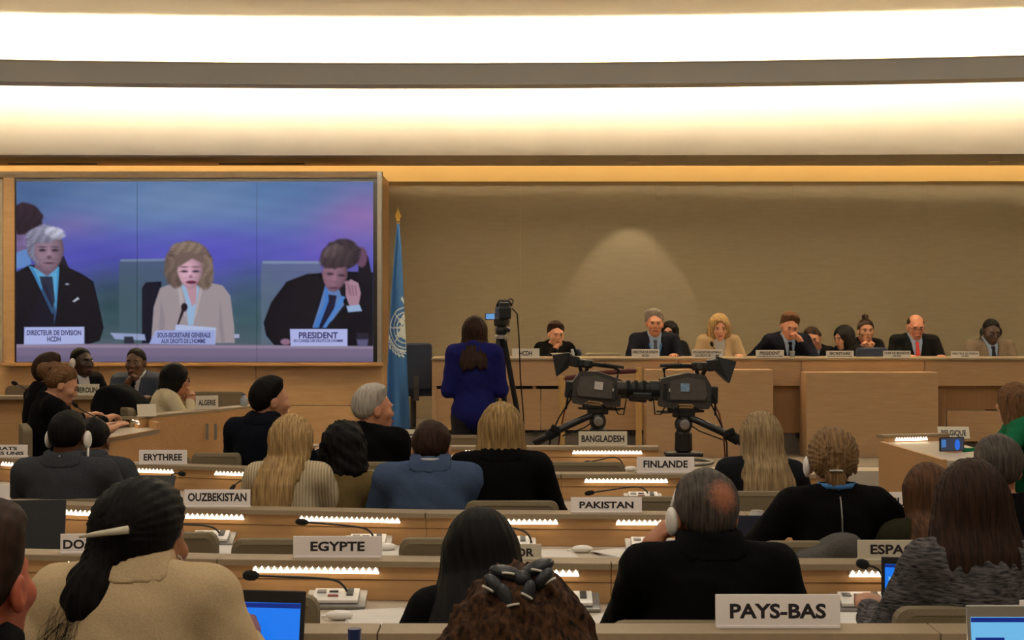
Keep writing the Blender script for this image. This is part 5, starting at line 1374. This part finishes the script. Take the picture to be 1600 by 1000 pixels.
# --- row 0, nearest
pr = person('woman in a beige linen jacket, black hair in a low bun with ivory stick', 228, 748, 3.28, rz=.0, fem=1, s=1.02, sw=.185, skin_c=(150, 100, 66), lod=0, cell=.0125,
   hair=('updo', dict(balls=[((-.0, -.06, .03), (.088, .085, .088)), ((-.020, -.095, -.03), (.052, .048, .05)), ((-.036, -.12, -.078), (.052, .048, .05)), ((-.044, -.13, -.122), (.060, .052, .058))], bk=.03, groove=.0025, t=.02)), hair_m=BLK, cloth_m=BEIGEJ, suit=True, yaw=-.35, tilt=.12, lean=.14, wr=((-.2, .28, .84), (.2, .28, .84)), wrinkle=.003, neck_z=-.03, hair_t=.02)
HP = pr['HP']
MB().tube([HP(-.055, -.162, .010), HP(-.01, -.168, .018), HP(.055, -.150, .030)], [.003, .006, .009], 8).build('hair_stick', mat('ivory', (.62, .56, .40), rough=.4), pr['o'], True)
MB().tube([HP(.085 + .006 * math.sin(a), -.005 + .018 * math.sin(a) , -.055 + .028 * math.cos(a)) for a in np.linspace(0, 2 * PI, 16)], .0022, 6).build('earring', SILVER, pr['o'], True)
MB().ell(HP(.088, -.005, -.092), (.008, .008, .011)).build('earring_drop', SILVER, pr['o'], True)
b = MB()
for k in range(60):
    x0 = random.uniform(-.10, -.01); z0 = random.uniform(-.18, -.10); a = random.uniform(-.9, .5)
    b.tube([HP(x0, -.14 - random.uniform(0, .02), z0), HP(x0 + .03 * math.sin(a) - .02, -.17, z0 - .045), HP(x0 + .05 * math.sin(a) - .03, -.165, z0 - random.uniform(.06, .12))], .00045, 3, False)
o = b.build('loose_strands', BLK, pr['o']); o['kind'] = 'stuff'
person('person cut by the left margin, dark hair and reddish ear and neck', -36, 788, 2.35, fem=0, s=1.0, skin_c=(190, 98, 70), lod=0, hair=('short', dict(t=.016, nape=-.06)), hair_m=DBR, cloth_m=BLACKC, suit=True, lean=.05, wr=((-.2, .34, .84), (.2, .34, .84)), yaw=-.2)
pr = person('woman with big curly brown hair tied with a black and white ribbon', 812, 888, 2.62, fem=1, s=1.0, skin_c=(120, 80, 56), lod=0, lean=.16, tilt=.25, hair_t=.03,
   hair=('big', dict(tab=[(.07, .11, .10, -.02), (.0, .148, .12, -.03), (-.09, .172, .13, -.045), (-.2, .18, .12, -.06), (-.28, .15, .09, -.06)], curl=.010, cf=52, groove=.004, gf=22, rag=.03, cell=.0075, t=.03)), hair_m=CUR, cloth_m=BLACKC)
HP = pr['HP']
rw = mat('ribbon_black', (.016, .016, .02), (.006, .006, .008), scale=34, rough=.5)
b = MB()
for k, (x, y, z, rx, ry, rz_, a) in enumerate(((-.02, -.09, .125, .035, .02, .014, .3), (.03, -.09, .135, .032, .02, .014, -.4), (-.04, -.11, .10, .03, .016, .014, .9), (.005, -.105, .115, .016, .016, .016, 0), (-.022, -.125, .075, .014, .012, .034, -.3), (.012, -.125, .085, .013, .012, .03, .3), (.04, -.11, .115, .024, .014, .012, -.9))):
    b.ell(HP(x, y, z), (rx, ry, rz_), RY(a), 12, 8)
b.build('hair_ribbon', rw, pr['o'], True)
b = MB()
for (x, y, z, a) in ((-.055, -.127, .098, .5), (-.03, -.126, .088, .9), (-.012, -.138, .07, -.2), (.03, -.112, .13, .2), (.052, -.118, .112, -.5), (-.02, -.112, .125, .1), (.012, -.137, .085, .5)):
    M = RY(a); c_ = Vector(HP(x, y, z)); b.tube([c_ + M @ Vector((q, 0, -6 * q * q)) for q in (-.011, -.006, 0, .006, .011)], .0024, 6)
o = b.build('ribbon_stripes', mat('ribbon_white', (.6, .56, .48), rough=.6), pr['o'], True); o['kind'] = 'stuff'
# --- row 1
person('black-haired woman in black bending over her desk', 752, 801, 4.15, fem=1, s=1.0, skin_c=(150, 104, 74), lod=0, lean=.22, tilt=.30, hair_t=.016, sw=.17,
   hair=('long', dict(LONG, tab=[(.05, .10, .095, -.02), (-.05, .122, .105, -.03), (-.12, .138, .10, -.07), (-.20, .155, .085, -.12), (-.32, .165, .06, -.16), (-.42, .16, .05, -.17)], groove=.0015, t=.026)), hair_m=BLK, cloth_m=BLACKC, wr=((-.27, .3, .80), (.25, .3, .80)), roll=-.05)
pr = person('balding man in a black suit, earphone on, hand against his cheek', 1101, 731, 4.2, fem=0, s=1.06, bulk=1.08, sw=.20, skin_c=(178, 118, 84), lod=0, cell=.0125, lean=.05, tilt=.02, yaw=.18, roll=-.04,
   hair=('short', dict(t=.011, nape=-.085, groove=.0015, cell=.006)), hair_m=THIN, cloth_m=BLACKC, suit=True, neck_z=-.02, wr=((-.15, .15, 1.015), (.2, .36, .86)), hands=('hold', 'relaxed'), hrot=((.8, .3), (0, 0)), pole=((-.3, .2, -1), (.5, -.35, -1)), hair_t=.011)
thin_centre(THIN, pr['HP'](.026, -.118, .066))
HP = pr['HP']; b = MB(); b.ell(HP(-.093, -.004, -.010), (.018, .032, .042), pr['HM']); b.tube([HP(-.092, .0, .03), HP(-.07, .01, .075)], .005, 6); b.build('earphone', WHITEP, pr['o'], True)
person('woman with long brown hair in a dark marled sweater at the right', 1516, 716, 4.15, fem=1, s=1.02, skin_c=(180, 130, 100), lod=0, cell=.0125, lean=.10, hair_t=.018, sw=.165,
   hair=('long', dict(LONG, tab=[(.05, .092, .09, -.02), (-.05, .12, .095, -.035), (-.11, .132, .095, -.06), (-.15, .128, .085, -.075), (-.185, .115, .07, -.085)], groove=.003, t=.018, rag=.008)), hair_m=DBR, cloth_m=MARL, cloth_name='sweater', wr=((-.22, .33, .80), (.2, .34, .82)), wrinkle=.005, trous_m=BLACKC)
# --- row 2
person('woman with long brown hair beside the marled sweater woman, mostly hidden', 1449, 723, 5.35, fem=1, s=.96, skin_c=(180, 130, 100), lean=.16, hair_t=.016, tilt=.1,
   hair=('long', dict(LONG, t=.016, groove=.003)), hair_m=BRN, cloth_m=cloth('dark_green_knit', (42, 40, 26)))
pr = person('woman in a black zip-back sweater with her hair in a small tied knot', 1301, 667, 5.45, fem=1, s=1.02, sw=.18, skin_c=(190, 142, 108), lean=.06, cell=.014, yaw=-.12, lod=0, hair_t=.016,
   hair=('updo', dict(balls=[((0, -.10, -.012), (.022, .03, .022)), ((0, -.112, -.05), (.038, .022, .045))], groove=.004, t=.016, bk=.015)), hair_m=DKB, cloth_m=BLKKNIT, cloth_name='sweater', wr=((-.25, .28, .80), (.27, .28, .80)), pole=((-.8, -.4, -.8), (.9, -.4, -.7)))
HP = pr['HP']; W_, sp_ = pr['W'], pr['sp']
MB().tube([HP(-.022, -.128, -.014), HP(0, -.138, -.012), HP(.022, -.128, -.014)], .005, 6).build('hair_tie', SILVER, pr['o'])
MB().tube([W_(sp_(0, pr['back_y'](z_) - .004, z_)) for z_ in (.505, .47, .43, .39, .35, .32)], .003, 6).build('zip', GREYM, pr['o'])
MB().tube([W_(sp_(-.064, -.045, .545)), W_(sp_(-.04, -.078, .540)), W_(sp_(0, -.088, .538)), W_(sp_(.04, -.078, .540)), W_(sp_(.064, -.045, .545))], .011, 8).build('lanyard', LANY, pr['o'], True)
b = MB(); b.ell(HP(-.092, -.008, -.012), (.015, .03, .04), pr['HM']); b.build('earphone', WHITEP, pr['o'], True)
person('grey-haired man in a black shirt at the right margin', 1557, 677, 5.45, fem=0, s=1.02, skin_c=(176, 122, 90), lean=.05, hair=('short', dict(t=.012, nape=-.07)), hair_m=SALT, cloth_m=BLKKNIT, cloth_name='shirt_top', sw=.2, collar=False)
# --- row 3
pr = person('man in a charcoal suit with white headphones at the left', 108, 641, 7.0, fem=0, s=1.04, sw=.205, skin_c=(104, 66, 44), lean=.04, yaw=-.15, hair=('short', dict(t=.008, nape=-.05)), hair_m=BLK, cloth_m=CHARG, suit=True, hair_t=.008)
headphones(pr)
MB().tube([pr['W'](pr['sp'](x_, y_, z_)) for x_, y_, z_ in ((-.06, -.03, .545), (-.035, -.075, .548), (0, -.085, .548), (.035, -.075, .548), (.06, -.03, .545))], .008, 6).build('shirt_collar', SHIRTW, pr['o'], True)
person('man in a charcoal suit hidden behind the headphones man', 146, 652, 7.5, fem=0, s=1.0, sw=.20, skin_c=(104, 66, 44), lean=.25, tilt=.3, hair=('short', dict(t=.008)), hair_m=BLK, cloth_m=CHARG, suit=True, wr=((-.1, .38, .82), (.28, .33, .82)))
person('woman with long blonde hair in a cream ribbed sweater', 458, 647, 6.7, fem=1, s=1.0, sw=.165, skin_c=(200, 156, 124), lean=.02, yaw=-.5, hair_t=.015, hair=('long', dict(LONG, tab=[(.05, .088, .088, -.02), (-.05, .10, .09, -.03), (-.11, .112, .105, -.08), (-.17, .112, .068, -.138), (-.3, .09, .048, -.17), (-.40, .05, .035, -.175)], groove=.004, t=.015)), hair_m=BLO, cloth_m=CREAMK, cloth_name='sweater', cell=.014, wrinkle=.002)
person('woman with dark curly hair in an olive jacket', 540, 657, 6.85, fem=1, s=1.0, sw=.175, skin_c=(140, 96, 70), lean=.10, yaw=-.4, side=.12, hair_t=.02, hair=('big', dict(tab=[(.05, .09, .09, -.02), (-.03, .115, .10, -.03), (-.09, .125, .10, -.04), (-.13, .11, .08, -.05)], curl=.008, cf=62, groove=.003, t=.02)), hair_m=BLK, cloth_m=OLIVE, wr=((-.2, .34, .82), (.24, .30, .80)))
pr = person('short-haired man in a blue suit with his head bowed', 674, 658, 6.7, fem=0, s=1.06, sw=.212, neck_z=-.03, skin_c=(196, 144, 110), lean=.06, tilt=.28, hair=('short', dict(t=.011, nape=-.06)), hair_m=DBR, cloth_m=BLUES, suit=True, cell=.014, hair_t=.011)
MB().tube([pr['W'](pr['sp'](x_, y_, z_)) for x_, y_, z_ in ((-.062, -.03, .548), (-.035, -.078, .552), (0, -.088, .553), (.035, -.078, .552), (.062, -.03, .548))], .008, 6).build('shirt_collar', SHIRTW, pr['o'], True)
person('woman with a blonde bob in a black jacket', 783, 628, 6.75, fem=1, s=1.04, sw=.185, skin_c=(196, 150, 118), lean=.03, hair_t=.02, hair=('bob', BOBT), hair_m=BOB, cloth_m=BLACKC, suit=True, cell=.014)
person('woman with long straight ash-blonde hair in a dark top', 1188, 642, 6.75, fem=1, s=1.0, sw=.175, skin_c=(196, 150, 118), lean=.04, yaw=.1, side=.05, hair_t=.016, hair=('long', dict(LONG, tab=[(.05, .086, .088, -.02), (-.06, .10, .105, -.045), (-.11, .11, .115, -.08), (-.17, .120, .07, -.138), (-.32, .125, .05, -.172), (-.43, .115, .035, -.175)], groove=.004, rag=.03, t=.016)), hair_m=ASH, cloth_m=cloth('dark_teal_top', (26, 28, 32)))
# --- row 4
person('dark-haired man in a dark suit looking right', 424, 590, 8.5, fem=0, s=1.06, sw=.205, skin_c=(184, 132, 100), lean=.06, rz=-.35, yaw=-.75, hair=('short', dict(t=.016, nape=-.075)), hair_m=BLK, cloth_m=NAVY, suit=True)
person('white-haired man in a black suit looking right', 585, 602, 8.35, fem=0, s=1.06, sw=.205, skin_c=(196, 136, 104), lean=.06, rz=-.35, yaw=-.8, hair=('short', dict(t=.016, nape=-.07)), hair_m=WHT, cloth_m=BLACKC, suit=True, face=True)
# --- left side
pr = person('woman in black with light brown hair clipped up, typing at the side desk', 97, 571, 9.65, PLAT, rz=-1.15, fem=1, s=1.03, sw=.175, skin_c=(204, 150, 118), lean=.16, tilt=.38, yaw=-.1, hair=('updo', dict(balls=[((0, -.135, .050), (.052, .048, .052)), ((0, -.08, .085), (.05, .05, .042))], groove=.003, nape=-.05, fy=.0, t=.016)), hair_m=LBR, cloth_m=BLACKC, wr=((-.12, .40, .82), (.12, .40, .82)), face=True, hands=('flat', 'flat'))
HP = pr['HP']; MB().tube([HP(.02, -.125, .08), HP(.0, -.13, .05), HP(-.02, -.12, .03)], [.006, .01, .006], 6).build('hair_clip', GOLD, pr['o'], True)
person('dark-haired man in a dark suit behind the typing woman', 80, 553, 10.3, PLAT, rz=-.9, fem=0, s=1.06, skin_c=(196, 144, 110), lean=.05, yaw=-.2, hair=('short', dict(t=.016, nape=-.07)), hair_m=DBR, cloth_m=BLACKC, suit=True, shirt_m=SHIRTB)
pr = person('bald dark-skinned man with white headphones behind the CAMEROUN plate', 128, 543, 12.95, PLAT, rz=-2.3, fem=0, s=1.05, skin_c=(58, 40, 32), lean=.05, yaw=.15, hair=('short', dict(t=.003, nape=-.04)), hair_m=BLK, cloth_m=BLACKC, suit=True, shirt_m=SHIRTW, face=True, hair_t=.003)
headphones(pr)
person('dark-skinned man in a slate suit, hand on his chin, facing the hall', 212, 544, 12.95, PLAT, rz=PI - .1, fem=0, s=1.05, skin_c=(88, 58, 42), lean=.08, hair=('short', dict(t=.006, nape=-.05)), hair_m=BLK, cloth_m=cloth('slate_suit', (72, 78, 88), (60, 66, 76)), suit=True, shirt_m=SHIRTW, tie_m=TIED, face=True, wr=((-.22, .30, .84), (.035, .19, .975)), hands=('relaxed', 'fist'), pole=((-.5, -.3, -1), (.6, .2, -1)), hair_t=.006)
pr = person('black-haired woman in a cream jacket and glasses, hands at her mouth', 275, 568, 11.85, PLAT, rz=-1.2, fem=1, s=1.02, skin_c=(176, 124, 92), lean=.22, tilt=.12, hair=('bob', dict(tab=[(.05, .088, .092, -.02), (-.05, .10, .09, -.04), (-.13, .10, .075, -.065), (-.19, .08, .05, -.08)], rag=.01, t=.018)), hair_m=BLK, cloth_m=CREAMJ, wr=((-.04, .27, .95), (.04, .27, .95)), hands=('fist', 'fist'), pole=((-.5, .3, -1), (.5, .3, -1)), face=True)
glasses(pr)
# --- right side
pr = person('woman in a green jacket holding up a phone at the right margin', 1582, 597, 8.95, PLAT, rz=1.30, yaw=-.75, fem=1, s=1.0, sw=.175, skin_c=(196, 148, 116), lean=.06, hair=('long', dict(tab=[(.05, .085, .09, -.02), (-.05, .095, .09, -.03), (-.14, .095, .075, -.05), (-.2, .08, .055, -.06)], groove=.004, rag=.015)), hair_m=LBR, cloth_m=GREEN, wr=((-.34, .40, .80), (-.18, .38, .84)), hands=('hold', 'hold'), pole=((-1, -.2, -.7), (.6, -.2, -1)))
th = thing('phone', 'dark phone with a blue picture held by the woman in green', 'phone', P(1487, 694, 8.75), .35)
MB().box((0, 0, 0), (.175, .010, .085), bev=.006).build('case', BLACKP, th)
MB().box((0, -.006, 0), (.16, .002, .074)).build('display', mat('phone_display', (.02, .02, .04), emit=rgb(48, 52, 64), estr=0.8), th)
MB().ell((.035, -.0075, -.004), (.020, .001, .033)).build('display_image', mat('phone_blue', (.02, .1, .4), emit=rgb(34, 92, 200), estr=0.8), th)
MB().box((-.062, -.0075, .006), (.032, .001, .046)).build('display_image', mat('phone_pale', (.02, .1, .3), emit=rgb(60, 104, 168), estr=0.8), th)
# --- standing operator
person('woman in a cobalt blue jacket standing behind the tripod camera', 742, 493, 11.45, 0.0, rz=-.05, fem=1, s=1.03, sw=.185, skin_c=(190, 142, 110), lean=.0, stand=True, hair_t=.016, hair=('long', dict(tab=[(.05, .086, .088, -.02), (-.06, .10, .085, -.03), (-.12, .105, .07, -.07), (-.2, .105, .05, -.13), (-.27, .10, .04, -.15)], groove=.003, t=.016)), hair_m=DBR, cloth_m=COBALT, wr=((-.13, .24, 1.10), (.13, .26, 1.16)), pole=((-.35, -1, -.6), (.35, -1, -.6)), trous_m=cloth('grey_trousers', (44, 42, 44)), cell=.015, bulk=1.02)
# --- podium
F0 = dict(face=True, floor=DAIS2)
person('dark-haired man in black leaning on his hand behind the HCDH plate', 869, 503, 15.25, rz=PI + .25, fem=0, s=.98, skin_c=(206, 150, 118), lean=.16, tilt=.18, hair=('short', dict(t=.018, cell=.006)), hair_m=DBR, cloth_m=BLACKC, wr=((-.26, .28, .84), (.03, .20, .975)), hands=('relaxed', 'fist'), pole=((-.5, -.3, -1), (.5, .2, -1)), **F0)
person('grey-haired man in a navy suit with a blue lanyard on the podium', 1023, 485, 15.3, rz=PI, fem=0, s=1.08, sw=.21, skin_c=(196, 136, 104), lean=.03, hair=('short', dict(t=.022, nape=-.06, cell=.006)), hair_m=GRY, cloth_m=NAVY, suit=True, shirt_m=SHIRTB, tie_m=TIEG, lanyard_m=LANY, **F0)
person('dark-haired woman behind the grey-haired man', 1046, 502, 16.05, rz=PI - .3, fem=1, s=1.0, skin_c=(170, 118, 90), lean=.05, hair=('long', dict(LONG, t=.02, curl=.004)), hair_m=BLK, cloth_m=BLACKC, **F0)
person('blonde woman in a sand blazer speaking at the podium', 1124, 490, 15.25, rz=PI, fem=1, s=1.05, sw=.18, skin_c=(222, 166, 136), lean=.10, tilt=.18, hair=('bob', dict(tab=[(.05, .10, .10, -.02), (-.03, .118, .10, -.02), (-.09, .118, .088, -.03), (-.125, .10, .07, -.035)], rag=.008, groove=.005, curl=.004, t=.024)), hair_m=BLO, cloth_m=SANDJ, suit=True, shirt_m=SHIRTW, lips=(150, 50, 56), hair_t=.024, **F0)
person('president in a dark suit bowing his head onto his hand', 1234, 490, 15.25, rz=PI + .1, fem=0, s=1.06, sw=.205, skin_c=(206, 146, 118), lean=.16, tilt=.35, roll=-.12, hair=('short', dict(t=.02, cell=.006)), hair_m=BRN, cloth_m=NAVY, suit=True, shirt_m=SHIRTB, tie_m=TIED, wr=((-.075, .25, .99), (.3, .2, .80)), hands=('fist', 'relaxed'), pole=((-.7, .1, -1), (.8, -.3, -1)), **F0)
person('man leaning in behind the president', 1271, 512, 15.75, rz=PI - .35, fem=0, s=1.0, skin_c=(180, 124, 98), lean=.2, roll=.25, tilt=.2, hair=('short', dict(t=.014)), hair_m=DBR, cloth_m=BLACKC, suit=True, shirt_m=SHIRTB, **F0)
person('black-haired woman turned aside behind the SECRETAIRE plate', 1318, 508, 15.3, rz=PI - 1.1, fem=1, s=.98, skin_c=(190, 140, 112), lean=.12, tilt=.2, hair=('long', dict(LONG, tab=[(.05, .09, .09, -.02), (-.05, .108, .1, -.03), (-.14, .115, .09, -.05), (-.24, .10, .07, -.07), (-.3, .09, .05, -.08)], t=.02)), hair_m=BLK, cloth_m=BLACKC, hair_t=.02, **F0)
person('woman with a high dark bun, hands at her chin, on the podium', 1353, 498, 16.1, rz=PI, fem=1, s=1.04, skin_c=(204, 148, 116), lean=.06, hair=('updo', dict(balls=[((0, -.035, .150), (.036, .036, .030))], t=.012)), hair_m=DBR, cloth_m=BLACKC, shirt_m=cloth('coral_top', (150, 84, 74)), wr=((-.02, .20, .955), (.03, .20, .955)), hands=('fist', 'fist'), pole=((-.7, .1, -1), (.7, .1, -1)), **F0)
pr = person('bald man in a black suit with a red tie on the podium', 1431, 492, 15.3, rz=PI, fem=0, s=1.07, sw=.21, skin_c=(216, 148, 120), lean=.05, tilt=.28, hair=('fringe', dict(t=.007, bc=(0, .03, .11), br=(.072, .14, .085))), hair_m=DBR, cloth_m=BLACKC, suit=True, shirt_m=SHIRTB, tie_m=TIER, hair_t=.0, **F0)
glasses(pr)
pr = person('dark-skinned man in a taupe suit at the right end of the podium', 1549, 499, 15.25, rz=PI + .05, fem=0, s=1.06, sw=.21, skin_c=(66, 46, 38), lean=.05, tilt=.3, hair=('short', dict(t=.004)), hair_m=BLK, cloth_m=TAUPE, suit=True, shirt_m=SHIRTB, tie_m=TIED, hair_t=.004, **F0)
headphones(pr, BLACKP)
# paper before the HCDH man
paper('pale sheet held up before the HCDH man', PX(878, 14.85), 14.85, ZT + .03, .2, .16, .2, 3, PLATE2)
